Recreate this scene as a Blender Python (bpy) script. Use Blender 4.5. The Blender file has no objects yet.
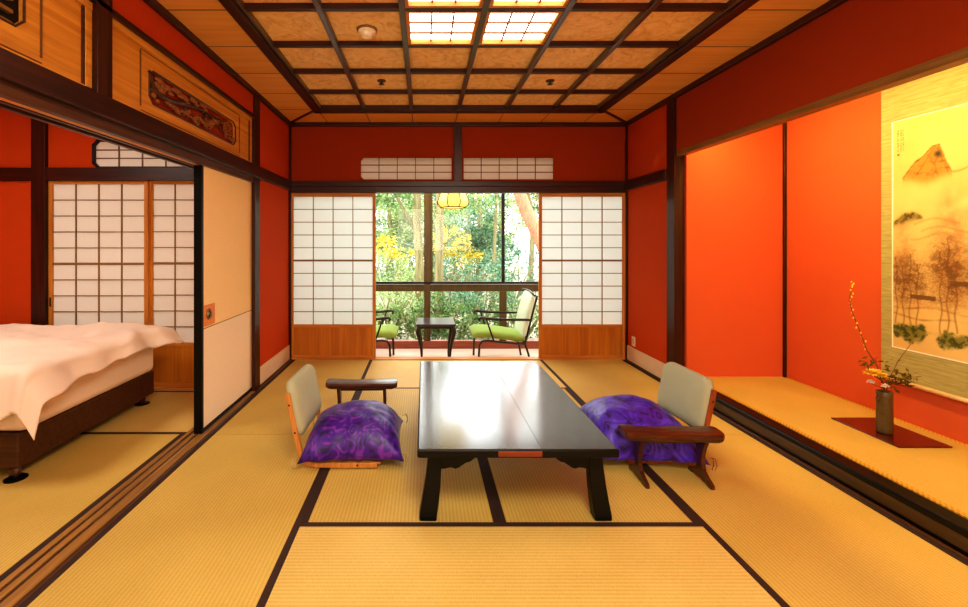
import bpy, math, random
from mathutils import Vector, Matrix, noise
import numpy as np
random.seed(7)
PI = math.pi
COL = bpy.context.scene.collection
F = 435.0; VX = 424.0; VY = 242.0; CZ = 1.276

# ------------------------------------------------------------------ colours and materials
def lin(c):
    out = []
    for v in c:
        v = v / 255.0
        out.append(v / 12.92 if v <= 0.04045 else ((v + 0.055) / 1.055) ** 2.4)
    return (*out, 1.0)

def new_mat(name):
    m = bpy.data.materials.new(name); m.use_nodes = True
    nt = m.node_tree
    return m, nt, nt.nodes, nt.links, nt.nodes['Principled BSDF']

def coords(nt, kind='Object', scale=(1, 1, 1), rot=(0, 0, 0)):
    tc = nt.nodes.new('ShaderNodeTexCoord'); mp = nt.nodes.new('ShaderNodeMapping')
    mp.inputs['Scale'].default_value = scale; mp.inputs['Rotation'].default_value = rot
    nt.links.new(tc.outputs[kind], mp.inputs['Vector'])
    return mp.outputs['Vector']

def ramp(nt, fac, stops):
    r = nt.nodes.new('ShaderNodeValToRGB')
    el = r.color_ramp.elements
    while len(el) < len(stops): el.new(0.5)
    for e, (p, c) in zip(el, stops): e.position = p; e.color = c
    nt.links.new(fac, r.inputs['Fac'])
    return r.outputs['Color']

def nz(nt, vec, scale, detail=4, rough=0.55, dist=0.0):
    n = nt.nodes.new('ShaderNodeTexNoise')
    n.inputs['Scale'].default_value = scale; n.inputs['Detail'].default_value = detail
    n.inputs['Roughness'].default_value = rough; n.inputs['Distortion'].default_value = dist
    nt.links.new(vec, n.inputs['Vector'])
    return n.outputs['Fac']

def bump(nt, h, bsdf, strength=0.2, dist=0.002):
    b = nt.nodes.new('ShaderNodeBump'); b.inputs['Strength'].default_value = strength
    b.inputs['Distance'].default_value = dist
    nt.links.new(h, b.inputs['Height']); nt.links.new(b.outputs['Normal'], bsdf.inputs['Normal'])

def plain(name, c, rough=0.6, metal=0.0, var=0.12, nscale=30, bstr=0.1, spec=0.5, coat=0.0):
    m, nt, N, L, b = new_mat(name)
    v = coords(nt)
    f = nz(nt, v, nscale)
    lc = lin(c)
    L.new(ramp(nt, f, [(0.3, tuple(x * (1 - var) for x in lc[:3]) + (1,)), (0.7, tuple(min(1, x * (1 + var)) for x in lc[:3]) + (1,))]), b.inputs['Base Color'])
    b.inputs['Roughness'].default_value = rough; b.inputs['Metallic'].default_value = metal
    b.inputs['Specular IOR Level'].default_value = spec
    b.inputs['Coat Weight'].default_value = coat; b.inputs['Coat Roughness'].default_value = 0.12
    if bstr: bump(nt, f, b, bstr)
    return m

def wood(name, c1, c2, axis='X', rough=0.4, scale=1.0, coat=0.0, contrast=(0.35, 0.65), bstr=0.08):
    m, nt, N, L, b = new_mat(name)
    s = {'X': (0.6, 14, 14), 'Y': (14, 0.6, 14), 'Z': (14, 14, 0.6)}[axis]
    v = coords(nt, 'Object', tuple(x * scale for x in s))
    f = nz(nt, v, 3.0, 6, 0.6, 0.6)
    L.new(ramp(nt, f, [(contrast[0], lin(c1)), (contrast[1], lin(c2))]), b.inputs['Base Color'])
    b.inputs['Roughness'].default_value = rough
    b.inputs['Coat Weight'].default_value = coat; b.inputs['Coat Roughness'].default_value = 0.15
    bump(nt, f, b, bstr)
    return m

def plaster(name, c, rough=0.85):
    m, nt, N, L, b = new_mat(name)
    v = coords(nt)
    f = nz(nt, v, 90, 5, 0.7); g = nz(nt, v, 1.3, 3)
    lc = lin(c)
    mx = N.new('ShaderNodeMix'); mx.data_type = 'RGBA'
    mx.inputs['A'].default_value = tuple(x * 0.93 for x in lc[:3]) + (1,); mx.inputs['B'].default_value = tuple(min(1, x * 1.08) for x in lc[:3]) + (1,)
    L.new(g, mx.inputs['Factor']); L.new(mx.outputs['Result'], b.inputs['Base Color'])
    b.inputs['Roughness'].default_value = rough; b.inputs['Specular IOR Level'].default_value = 0.2
    bump(nt, f, b, 0.25, 0.002)
    return m

def tatami(name, axis, c1, c2):
    m, nt, N, L, b = new_mat(name)
    v = coords(nt)
    w = N.new('ShaderNodeTexWave'); w.wave_type = 'BANDS'; w.bands_direction = 'Y' if axis == 'X' else 'X'
    w.inputs['Scale'].default_value = 18.0; w.inputs['Distortion'].default_value = 0.25; w.inputs['Detail'].default_value = 1
    w.inputs['Detail Scale'].default_value = 6
    L.new(v, w.inputs['Vector'])
    s2 = (40, 420, 1) if axis == 'Y' else (420, 40, 1)
    n1 = nz(nt, coords(nt, 'Object', s2), 1.0, 2)
    n2 = nz(nt, v, 1.6, 3)
    a = N.new('ShaderNodeMath'); a.operation = 'MULTIPLY_ADD'; a.inputs[1].default_value = 0.18
    L.new(w.outputs['Fac'], a.inputs[0])
    h = N.new('ShaderNodeMath'); h.operation = 'MULTIPLY'; h.inputs[1].default_value = 0.42
    L.new(n1, h.inputs[0]); L.new(h.outputs[0], a.inputs[2])
    a2 = N.new('ShaderNodeMath'); a2.operation = 'MULTIPLY_ADD'; a2.inputs[1].default_value = 0.45
    L.new(n2, a2.inputs[0]); L.new(a.outputs[0], a2.inputs[2])
    L.new(ramp(nt, a2.outputs[0], [(0.18, lin(c1)), (0.75, lin(c2))]), b.inputs['Base Color'])
    b.inputs['Roughness'].default_value = 0.62; b.inputs['Specular IOR Level'].default_value = 0.35
    bump(nt, a.outputs[0], b, 0.5, 0.003)
    return m

def emis(name, c, s):
    m, nt, N, L, b = new_mat(name)
    b.inputs['Base Color'].default_value = lin(c)
    f = nz(nt, coords(nt), 25)
    L.new(ramp(nt, f, [(0.3, tuple(x * 0.96 for x in lin(c)[:3]) + (1,)), (0.7, lin(c))]), b.inputs['Emission Color'])
    b.inputs['Emission Strength'].default_value = s
    return m

def paper(name, c, trans=0.5, glow=0.0):
    m, nt, N, L, b = new_mat(name)
    out = N['Material Output']
    f = nz(nt, coords(nt, 'Object', (60, 60, 60)), 2, 5)
    lc = lin(c)
    col = ramp(nt, f, [(0.25, tuple(x * 0.93 for x in lc[:3]) + (1,)), (0.75, lc)])
    d = N.new('ShaderNodeBsdfDiffuse'); t = N.new('ShaderNodeBsdfTranslucent'); mx = N.new('ShaderNodeMixShader')
    L.new(col, d.inputs['Color']); L.new(col, t.inputs['Color'])
    mx.inputs[0].default_value = trans
    L.new(d.outputs[0], mx.inputs[1]); L.new(t.outputs[0], mx.inputs[2]); L.new(mx.outputs[0], out.inputs['Surface'])
    return m

def glass(name):
    m, nt, N, L, b = new_mat(name)
    out = N['Material Output']
    t = N.new('ShaderNodeBsdfTransparent'); g = N.new('ShaderNodeBsdfGlossy'); g.inputs['Roughness'].default_value = 0.02
    fr = N.new('ShaderNodeFresnel'); fr.inputs['IOR'].default_value = 1.35
    mx = N.new('ShaderNodeMixShader')
    L.new(fr.outputs[0], mx.inputs[0]); L.new(t.outputs[0], mx.inputs[1]); L.new(g.outputs[0], mx.inputs[2]); L.new(mx.outputs[0], out.inputs['Surface'])
    return m

def leaves(name, stops, trans=0.35, gain=.62):
    m, nt, N, L, b = new_mat(name)
    out = N['Material Output']
    g = N.new('ShaderNodeNewGeometry')
    col = ramp(nt, g.outputs['Random Per Island'], [(i / max(1, len(stops) - 1), tuple(x * gain for x in lin(c)[:3]) + (1,)) for i, c in enumerate(stops)])
    d = N.new('ShaderNodeBsdfDiffuse'); t = N.new('ShaderNodeBsdfTranslucent'); mx = N.new('ShaderNodeMixShader')
    L.new(col, d.inputs['Color']); L.new(col, t.inputs['Color']); mx.inputs[0].default_value = trans
    L.new(d.outputs[0], mx.inputs[1]); L.new(t.outputs[0], mx.inputs[2]); L.new(mx.outputs[0], out.inputs['Surface'])
    return m

def vcol(name, rough=0.8):
    m, nt, N, L, b = new_mat(name)
    a = N.new('ShaderNodeVertexColor'); a.layer_name = 'paint'
    L.new(a.outputs['Color'], b.inputs['Base Color']); b.inputs['Roughness'].default_value = rough
    b.inputs['Specular IOR Level'].default_value = 0.1
    return m

def damask(name, dark, mid, light, scale=12.0):
    m, nt, N, L, b = new_mat(name)
    v = coords(nt)
    n = N.new('ShaderNodeTexNoise'); n.inputs['Scale'].default_value = 4.0; n.inputs['Detail'].default_value = 2
    L.new(v, n.inputs['Vector'])
    ma = N.new('ShaderNodeVectorMath'); ma.operation = 'MULTIPLY_ADD'; ma.inputs[1].default_value = (0.35, 0.35, 0.35)
    L.new(n.outputs['Color'], ma.inputs[0]); L.new(v, ma.inputs[2])
    vo = N.new('ShaderNodeTexVoronoi'); vo.feature = 'SMOOTH_F1'; vo.inputs['Scale'].default_value = scale
    L.new(ma.outputs[0], vo.inputs['Vector'])
    mu = N.new('ShaderNodeMath'); mu.operation = 'MULTIPLY'; mu.inputs[1].default_value = 21.0
    L.new(vo.outputs['Distance'], mu.inputs[0])
    si = N.new('ShaderNodeMath'); si.operation = 'SINE'; L.new(mu.outputs[0], si.inputs[0])
    big = nz(nt, v, 7.5, 4, 0.55, 2.0)
    ad = N.new('ShaderNodeMath'); ad.operation = 'MULTIPLY_ADD'; ad.inputs[1].default_value = 0.13
    L.new(si.outputs[0], ad.inputs[0]); L.new(big, ad.inputs[2])
    L.new(ramp(nt, ad.outputs[0], [(0.33, lin(dark)), (0.43, lin(mid)), (0.56, lin(mid)), (0.68, lin(light))]), b.inputs['Base Color'])
    b.inputs['Roughness'].default_value = 0.45
    b.inputs['Sheen Weight'].default_value = 0.1; b.inputs['Sheen Roughness'].default_value = 0.4
    bump(nt, ad.outputs[0], b, 0.25, 0.004)
    return m

M = {}
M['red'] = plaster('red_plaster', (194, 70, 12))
M['red_shaded'] = plaster('red_plaster_shaded', (156, 56, 10))  # red plaster darkened, the shade of the upper walls put into its colour
M['red_lamplit'] = plaster('red_plaster_lamplit', (210, 96, 52))  # same red plaster with the alcove lamp's warm light put into the colour
M['cream_wall'] = plaster('cream_plaster', (225, 205, 170))
M['baseboard'] = plain('pale_baseboard', (226, 200, 165), 0.6, nscale=8, var=.05)
M['dark_x'] = wood('dark_wood_x', (38, 12, 4), (70, 25, 8), 'X', 0.38)
M['dark_y'] = wood('dark_wood_y', (38, 12, 4), (70, 25, 8), 'Y', 0.38)
M['dark_z'] = wood('dark_wood_z', (38, 12, 4), (70, 25, 8), 'Z', 0.38)
M['sill'] = wood('sill_wood_y', (124, 86, 34), (172, 126, 62), 'Y', 0.4)
M['sill_dark'] = wood('sill_wood_dark', (62, 32, 14), (92, 52, 24), 'Y', 0.4)
M['olive_y'] = wood('olive_lintel', (120, 82, 34), (150, 108, 48), 'Y', 0.45)
M['hinoki_x'] = wood('cedar_x', (184, 112, 34), (212, 142, 54), 'X', 0.5)
M['hinoki_z'] = wood('cedar_z', (182, 110, 32), (210, 140, 50), 'Z', 0.5)
M['hinoki_y'] = wood('cedar_y', (190, 118, 30), (230, 160, 60), 'Y', 0.5, scale=0.8, contrast=(0.3, 0.7))
M['koshi'] = wood('koshi_board', (172, 98, 14), (202, 126, 30), 'Z', 0.45, scale=0.5)
M['kumiko'] = plain('kumiko_wood', (138, 100, 52), 0.5, bstr=0)
M['kumiko_dark'] = plain('kumiko_wood_dark', (112, 70, 34), 0.5, bstr=0)
M['ceil_board'] = wood('ceiling_board', (222, 156, 72), (236, 174, 90), 'X', 0.55, scale=0.5)
m, nt, N, L, b = new_mat('burl_panel')
v = coords(nt); f1 = nz(nt, v, 9, 8, 0.7, 2.5)
L.new(ramp(nt, f1, [(0.3, lin((206, 150, 80))), (0.5, lin((242, 196, 122))), (0.72, lin((252, 222, 158)))]), b.inputs['Base Color'])
b.inputs['Roughness'].default_value = 0.5
M['burl'] = m
M['coffer'] = wood('coffer_beam', (56, 34, 18), (92, 60, 36), 'Y', 0.3, coat=0.3)
M['black'] = plain('black_lacquer', (12, 12, 9), 0.38, bstr=0, spec=.22)
m, nt, N, L, b = new_mat('table_lacquer')
f = nz(nt, coords(nt), 14, 4, .6)
L.new(ramp(nt, f, [(.3, lin((16, 17, 17))), (.7, lin((26, 28, 28)))]), b.inputs['Base Color'])
L.new(ramp(nt, f, [(.3, (.16, .16, .16, 1)), (.7, (.20, .20, .20, 1))]), b.inputs['Roughness'])
b.inputs['IOR'].default_value = 2.9
M['lacquer'] = m
M['shadow_black'] = plain('black_stain', (10, 7, 6), 0.6, bstr=0)
M['tat_x'] = tatami('tatami_long_x', 'X', (176, 142, 60), (226, 196, 116))
M['tat_y'] = tatami('tatami_long_y', 'Y', (170, 136, 54), (216, 186, 100))
M['cloth'] = plain('tatami_cloth', (52, 28, 14), 0.8, nscale=300, var=.3)
M['paper'] = paper('shoji_paper', (244, 252, 252), 0.55)
M['paper_warm'] = paper('shoji_paper_warm', (226, 218, 208), 0.34)
M['glass'] = glass('window_glass')
M['alu'] = wood('window_wood', (72, 54, 16), (94, 72, 26), 'Z', 0.4)
M['fusuma_top'] = plain('fusuma_upper', (250, 214, 150), 0.7, nscale=120, var=.04)
M['fusuma_low'] = plain('fusuma_lower', (246, 222, 186), 0.7, nscale=120, var=.04)
M['kumiko_olive'] = wood('olive_band', (58, 40, 16), (82, 58, 26), 'Y', 0.4)
M['edge_red'] = wood('red_brown_edge', (96, 36, 18), (140, 62, 32), 'X', 0.4)
M['bronze'] = plain('carved_bronze_wood', (150, 88, 34), 0.45, nscale=60, var=.4)
M['side_top'] = plain('side_table_top', (58, 48, 52), 0.28, bstr=0)
M['copper'] = plain('copper_plate', (226, 132, 48), 0.45, nscale=60)
M['metal'] = plain('brushed_metal', (190, 180, 165), 0.3, metal=0.9, bstr=0)
M['gunmetal'] = plain('dark_metal', (34, 28, 26), 0.35, metal=0.4, bstr=0)
M['engawa_floor'] = plain('pink_beige_carpet', (232, 208, 190), 0.9, nscale=200, var=.08)
M['curb'] = wood('curb_wood', (128, 62, 40), (160, 84, 56), 'X', 0.4)
M['duvet'] = plain('duvet_cotton', (246, 226, 208), 0.85, nscale=6, var=.02, spec=.2)
M['sheet'] = plain('mattress_sheet', (240, 216, 190), 0.85, nscale=6, var=.02, spec=.2)
M['bedwood'] = wood('bed_base_wood', (58, 29, 12), (82, 45, 22), 'X', 0.45)
M['pad'] = plain('sage_upholstery', (176, 178, 146), 0.9, nscale=500, var=.12, bstr=.4)
M['chairwood'] = wood('oak_ply', (186, 118, 52), (212, 148, 76), 'Z', 0.4)
M['chairwood_red'] = wood('reddish_ply', (142, 66, 26), (172, 88, 38), 'Z', 0.4)
M['armwood'] = wood('carved_walnut', (34, 13, 6), (96, 48, 20), 'X', 0.3, scale=4.0, coat=0.3, bstr=.5)
M['pur_l'] = damask('violet_damask', (36, 3, 78), (66, 14, 136), (116, 40, 164))
M['pur_r'] = damask('indigo_damask', (44, 6, 80), (70, 30, 172), (92, 56, 204))
M['cordm'] = plain('pale_cord', (190, 160, 110), 0.8, bstr=0)
M['cordd'] = plain('dark_cord', (60, 20, 40), 0.8, bstr=0)
M['green_pad'] = plain('lime_upholstery', (150, 182, 84), 0.8, nscale=200, var=.1)
M['white_pad'] = plain('pale_green_upholstery', (228, 246, 220), 0.8, nscale=200, var=.05)
M['darkframe'] = plain('bronze_frame', (52, 40, 30), 0.35, metal=.3, bstr=0)
M['lamp'] = emis('lamp_shade_paper', (255, 226, 110), 1.1)
M['diffuser'] = emis('diffuser', (255, 240, 218), 7.0)
M['plastic'] = plain('ivory_plastic', (226, 190, 140), 0.5, bstr=0)
M['ivory'] = plain('white_ivory', (250, 236, 214), 0.4, bstr=0)
M['white'] = plain('white_plastic', (240, 225, 200), 0.4, bstr=0)
M['vase'] = plain('bronze_ceramic', (92, 74, 36), 0.4, nscale=40, var=.25)
M['board'] = plain('oxblood_lacquer', (84, 20, 14), 0.12, bstr=0, coat=0.6)
M['silk'] = None
M['bark'] = wood('garden_bark', (86, 82, 48), (136, 128, 88), 'Z', 0.9, bstr=.6)
M['redbark'] = wood('red_pine_bark', (150, 92, 64), (186, 132, 100), 'Z', 0.9, bstr=.6)
M['leaf_g'] = leaves('green_leaves', [(70, 110, 60), (120, 160, 92), (160, 190, 120), (96, 140, 96)])
M['leaf_lg'] = leaves('light_green_leaves', [(130, 170, 90), (180, 205, 130), (206, 220, 160), (150, 190, 130)])
M['leaf_b'] = leaves('bluish_green_leaves', [(70, 120, 92), (120, 165, 130), (160, 196, 160), (92, 140, 112)])
M['leaf_y'] = leaves('yellow_leaves', [(250, 225, 70), (252, 235, 120), (244, 206, 60), (214, 220, 110)])
M['leaf_p'] = leaves('plum_leaves', [(200, 150, 130), (180, 190, 130), (160, 150, 100)])
M['ground'] = plain('garden_ground', (140, 130, 112), 0.95, nscale=3, var=.25)
M['petal_y'] = plain('yellow_petals', (246, 206, 70), 0.6, bstr=0)
M['petal_w'] = plain('white_petals', (250, 236, 220), 0.6, bstr=0)
M['twig'] = plain('brown_twig', (116, 76, 36), 0.7, bstr=0)
M['sprig'] = leaves('dark_sprig_leaves', [(78, 74, 30), (110, 92, 36), (136, 96, 40)], 0.2, 1.0)
m, nt, N, L, b = new_mat('gold_brocade')
v = coords(nt); vo = N.new('ShaderNodeTexChecker'); vo.inputs['Scale'].default_value = 90
L.new(v, vo.inputs['Vector']); vo.inputs['Color1'].default_value = lin((214, 168, 50)); vo.inputs['Color2'].default_value = lin((182, 132, 40))
L.new(vo.outputs['Color'], b.inputs['Base Color']); b.inputs['Roughness'].default_value = .6
M['brocade'] = m
m, nt, N, L, b = new_mat('scroll_silk')
f = nz(nt, coords(nt, 'Object', (1, 5, 60)), 1.2, 5, 0.7, 0.8)
L.new(ramp(nt, f, [(0.3, lin((150, 144, 86))), (0.55, lin((178, 170, 108))), (0.75, lin((196, 186, 124)))]), b.inputs['Base Color'])
b.inputs['Roughness'].default_value = .7
M['silk'] = m

# ------------------------------------------------------------------ mesh builder
class MB:
    def __init__(s): s.v = []; s.f = []
    def quad(s, a, b, c, d):
        n = len(s.v); s.v += [a, b, c, d]; s.f.append((n, n + 1, n + 2, n + 3)); return s
    def box(s, x0, x1, y0, y1, z0, z1):
        if x0 > x1: x0, x1 = x1, x0
        if y0 > y1: y0, y1 = y1, y0
        if z0 > z1: z0, z1 = z1, z0
        n = len(s.v)
        s.v += [(x0, y0, z0), (x1, y0, z0), (x1, y1, z0), (x0, y1, z0), (x0, y0, z1), (x1, y0, z1), (x1, y1, z1), (x0, y1, z1)]
        s.f += [tuple(n + i for i in q) for q in ((0, 3, 2, 1), (4, 5, 6, 7), (0, 1, 5, 4), (1, 2, 6, 5), (2, 3, 7, 6), (3, 0, 4, 7))]
        return s
    def prism(s, poly, axis, a, b):
        """extrude a 2-D polygon along axis from a to b. poly in the two other axes (in order)."""
        n = len(s.v); k = len(poly)
        def P(p, t):
            if axis == 'X': return (t, p[0], p[1])
            if axis == 'Y': return (p[0], t, p[1])
            return (p[0], p[1], t)
        s.v += [P(p, a) for p in poly] + [P(p, b) for p in poly]
        s.f.append(tuple(n + i for i in range(k))); s.f.append(tuple(n + k + i for i in reversed(range(k))))
        for i in range(k):
            j = (i + 1) % k
            s.f.append((n + i, n + k + i, n + k + j, n + j))
        return s
    def tube(s, pts, r, n=8, cap=True, flat=1.0):
        pts = [Vector(p) for p in pts]
        R = r if isinstance(r, (list, tuple)) else [r] * len(pts)
        base = len(s.v)
        up = Vector((0, 0, 1))
        t0 = (pts[1] - pts[0]).normalized()
        if abs(t0.dot(up)) > 0.95: up = Vector((1, 0, 0))
        for i, p in enumerate(pts):
            t = (pts[min(i + 1, len(pts) - 1)] - pts[max(i - 1, 0)]).normalized()
            a = t.cross(up)
            if a.length < 1e-4: a = t.cross(Vector((0, 1, 0)))
            a.normalize(); b_ = a.cross(t).normalized()
            up = b_
            for k in range(n):
                an = 2 * PI * k / n
                q = p + a * (math.cos(an) * R[i]) + b_ * (math.sin(an) * R[i] * flat)
                s.v.append(tuple(q))
        for i in range(len(pts) - 1):
            for k in range(n):
                j = (k + 1) % n
                s.f.append((base + i * n + k, base + i * n + j, base + (i + 1) * n + j, base + (i + 1) * n + k))
        if cap:
            s.f.append(tuple(base + k for k in reversed(range(n))))
            e = base + (len(pts) - 1) * n
            s.f.append(tuple(e + k for k in range(n)))
        return s
    def lathe(s, prof, c, n=24):
        base = len(s.v)
        for (r, z) in prof:
            for k in range(n):
                a = 2 * PI * k / n
                s.v.append((c[0] + r * math.cos(a), c[1] + r * math.sin(a), c[2] + z))
        for i in range(len(prof) - 1):
            for k in range(n):
                j = (k + 1) % n
                s.f.append((base + i * n + k, base + i * n + j, base + (i + 1) * n + j, base + (i + 1) * n + k))
        s.f.append(tuple(base + k for k in reversed(range(n))))
        e = base + (len(prof) - 1) * n
        s.f.append(tuple(e + k for k in range(n)))
        return s
    def blob(s, c, r, seg=10, ring=7, jit=0.0, rnd=random):
        base = len(s.v)
        for i in range(ring + 1):
            th = PI * i / ring
            for k in range(seg):
                ph = 2 * PI * k / seg
                j = 1 + rnd.uniform(-jit, jit)
                s.v.append((c[0] + r[0] * math.sin(th) * math.cos(ph) * j, c[1] + r[1] * math.sin(th) * math.sin(ph) * j, c[2] + r[2] * math.cos(th) * j))
        for i in range(ring):
            for k in range(seg):
                j = (k + 1) % seg
                s.f.append((base + i * seg + k, base + (i + 1) * seg + k, base + (i + 1) * seg + j, base + i * seg + j))
        return s
    def grid(s, fn, nu, nv, closed=False):
        base = len(s.v)
        for j in range(nv + 1):
            for i in range(nu + 1):
                s.v.append(tuple(fn(i / nu, j / nv)))
        for j in range(nv):
            for i in range(nu):
                a = base + j * (nu + 1) + i
                s.f.append((a, a + 1, a + nu + 2, a + nu + 1))
        return s
    def build(s, name, mat, parent=None, bevel=0.0, smooth=False, subsurf=0, solid=0.0, recenter=True):
        me = bpy.data.meshes.new(name)
        off = Vector((0, 0, 0))
        if parent is None and recenter:
            xs = [p[0] for p in s.v]; ys = [p[1] for p in s.v]; zs = [p[2] for p in s.v]
            off = Vector(((min(xs) + max(xs)) / 2, (min(ys) + max(ys)) / 2, min(zs)))
        vs = [(p[0] - off.x, p[1] - off.y, p[2] - off.z) for p in s.v]
        me.from_pydata(vs, [], s.f); me.validate(); me.update()
        me.materials.append(mat)
        if smooth: me.shade_smooth()
        o = bpy.data.objects.new(name, me); COL.objects.link(o)
        o.location = off
        if parent is not None: o.parent = parent
        if solid:
            md = o.modifiers.new('solid', 'SOLIDIFY'); md.thickness = solid; md.offset = 0
        if bevel:
            md = o.modifiers.new('bevel', 'BEVEL'); md.width = bevel; md.segments = 2; md.limit_method = 'ANGLE'
            if not smooth: me.shade_smooth(); md.harden_normals = True
        if subsurf:
            md = o.modifiers.new('sub', 'SUBSURF'); md.levels = subsurf; md.render_levels = subsurf
        return o

class W(MB):
    """builder that takes world coordinates and stores them relative to an origin"""
    def __init__(s, root):
        super().__init__(); s.root = root
    def build(s, name, mat, parent=None, **k):
        l = s.root.location
        s.v = [(p[0] - l.x, p[1] - l.y, p[2] - l.z) for p in s.v]
        return super().build(name, mat, parent or s.root, **k)

def tag(o, label=None, cat=None, group=None, kind=None):
    if label: o['label'] = label
    if cat: o['category'] = cat
    if group: o['group'] = group
    if kind: o['kind'] = kind
    return o
def thing(name, label, cat, loc=(0, 0, 0), rz=0.0, group=None):
    o = bpy.data.objects.new(name, None); COL.objects.link(o); o.empty_display_size = 0.1
    o.location = loc; o.rotation_euler = (0, 0, rz)
    return tag(o, label, cat, group)
TR = [0]
def trim(mb, mat, label, cat='trim', bevel=0.003):
    TR[0] += 1
    return tag(mb.build('trim_%d' % TR[0], mat, bevel=bevel), label, cat, kind='structure')
def dup(o, loc, rz=0.0, sx=None):
    r = o.copy(); COL.objects.link(r); r.location = loc; r.rotation_euler = (0, 0, rz)
    def rec(src, dst):
        for ch in list(src.children):
            c = ch.copy(); COL.objects.link(c); c.parent = dst; rec(ch, c)
    rec(o, r)
    return r

# ------------------------------------------------------------------ room dimensions
XL, XR, YB, YF, ZC = -1.46, 2.20, 4.715, -1.6, 2.565
YT = 3.76      # tokonoma far wall
XT = 3.12      # tokonoma back wall
YL = 3.74      # bedroom far wall
ZL = 2.335     # top of the transom panels
XB = -5.0
ZE = -0.17     # veranda floor

# floors
tag(MB().box(-5.2, 3.3, YF - .1, YB + .06, -0.22, -0.055).build('floor', M['sill_dark']), 'wooden subfloor beneath the tatami mats', 'floor', kind='structure')
tag(MB().box(-1.7, 2.6, YB + .11, 6.02, -0.30, ZE).build('floor_veranda', M['engawa_floor']), 'pale carpeted floor of the veranda by the garden window', 'floor', kind='structure')
# threshold of veranda
trim(MB().box(XL, XR, YB - 0.0, YB + 0.11, -0.16, 0.004), M['hinoki_x'], 'wooden threshold below the paper screens at the veranda')

# walls, main room
wb = MB()
wb.box(XL - .1, XR + .1, YB, YB + .09, 2.19, 2.62)
wb.box(XL - .1, -.685, YB, YB + .09, 1.93, 2.19); wb.box(1.403 , XR + .1, YB, YB + .09, 1.93, 2.19); wb.box(.30, .43, YB, YB + .09, 1.93, 2.19)
wb.box(-.685, .30, YB, YB + .09, 1.93, 1.955).box(.43, 1.403, YB, YB + .09, 1.93, 1.955)
tag(wb.build('wall_back', M['red_shaded']), 'red wall above the veranda opening with shade painted into its colour', 'wall', kind='structure')
wl = MB().box(XL - .07, XL, YF, 3.75, ZL, 2.62).box(XL - .07, XL, 3.80, YB, 0.0, 2.62)
tag(wl.build('wall_left', M['red']), 'red plaster wall beside the sliding door', 'wall', kind='structure')
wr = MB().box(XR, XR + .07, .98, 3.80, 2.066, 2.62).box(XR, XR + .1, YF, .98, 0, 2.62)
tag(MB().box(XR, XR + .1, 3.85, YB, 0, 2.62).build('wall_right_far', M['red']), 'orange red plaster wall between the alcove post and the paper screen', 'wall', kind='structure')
tag(wr.build('wall_right', M['red_shaded']), 'red plaster wall above the display alcove', 'wall', kind='structure')
tag(MB().box(XB - .1, 3.3, YF - .1, YF, -.1, 2.7).build('wall_front', M['cream_wall']), 'cream wall at the near end of the rooms', 'wall', kind='structure')
tag(MB().box(XB, XL - .1, YF, YL + .1, 2.60, 2.68).build('ceiling_bedroom', M['ceil_board']), 'boarded ceiling of the bedroom', 'ceiling', kind='structure')
tag(MB().box(XB - .1, XB, YF, YL + .1, -.1, 2.7).build('wall_bedroom_side', M['red']), 'red side wall of the bedroom', 'wall', kind='structure')
# bedroom back wall: pieces around the shoji opening (X -3.23 .. -1.62, z 0..1.79) and the small window
wbb = MB().box(XB, -3.29, YL, YL + .08, 0, 2.62)
wbb.box(-3.29, XL - .05, YL, YL + .08, 2.155, 2.62)
wbb.box(-3.29, -2.84, YL, YL + .08, 1.85, 2.155)
tag(wbb.build('wall_bedroom_back', M['red']), 'red plaster wall behind the bed', 'wall', kind='structure')
trim(MB().box(-3.35, -3.23, YL - .035, YL + .02, 0, 2.6), M['dark_z'], 'dark post beside the bedroom paper screens')
trim(MB().box(XB, XL - .12, YL - .03, YL + .02, 1.80, 1.912), M['dark_x'], 'dark horizontal rail above the bedroom paper screens')
trim(MB().box(-3.23, XL - .12, YL - .01, YL + .10, -.0, .02), M['hinoki_x'], 'floor sill of the bedroom paper screens')

# alcove (tokonoma)
ta = MB().box(XR + .07, XT + .1, YT, YT + .08, 0, 2.7)
tag(ta.build('wall_alcove_end', M['red_lamplit']), 'red end wall of the display alcove, lamplight put into its colour', 'wall', kind='structure')
tag(MB().box(XT, XT + .1, .9, YT + .08, 0, 2.7).build('wall_alcove_back', M['red_lamplit']), 'red back wall of the alcove behind the scroll, lamplight put into its colour', 'wall', kind='structure')
tag(MB().box(XR, XT + .1, .9, .98, 0, 2.7).build('wall_alcove_near', M['red']), 'near end wall of the display alcove', 'wall', kind='structure')
tag(MB().box(XR, XT + .1, .9, YT + .08, 2.62, 2.70).build('ceiling_alcove', M['ceil_board']), 'boarded ceiling of the display alcove', 'ceiling', kind='structure')
trim(MB().box(XT - .022, XT, YT - .022, YT, .11, 2.62), M['dark_z'], 'thin dark corner strip inside the alcove')
trim(MB().box(XR, XR + .07, .98, YT + .04, 2.024, 2.068), M['olive_y'], 'olive brown lintel over the display alcove')
trim(MB().box(XR - .005, XR + .092, .98, YT + .06, 0, .111), M['black'], 'black lacquered step beam edging the alcove floor', bevel=.012)
trim(MB().box(XR - .0075, XR - .004, .98, 3.79, .022, .078), M['kumiko_olive'], 'olive brown band along the face of the alcove step')
trim(MB().box(XR - .03, XR - .006, .98, 3.80, 0, .006), M['sill_dark'], 'thin brown floor strip along the alcove step')
tag(MB().box(XR + .092, XT, .98, YT, 0.0, .104).build('floor_alcove', M['sill_dark']), 'raised base of the alcove floor', 'floor', kind='structure')
am = thing('tatami_mat', 'raised tatami mat with gold brocade edges in the display alcove', 'tatami mat', ((XR + XT) / 2 + .05, 2.37, .104))
W(am).box(XR + .12, XT - .03, .98, YT, .104, .112).build('mat_surface', M['tat_y'])
W(am).box(XR + .092, XR + .12, .98, YT, .104, .113).build('cloth_edge', M['brocade'])
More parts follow.
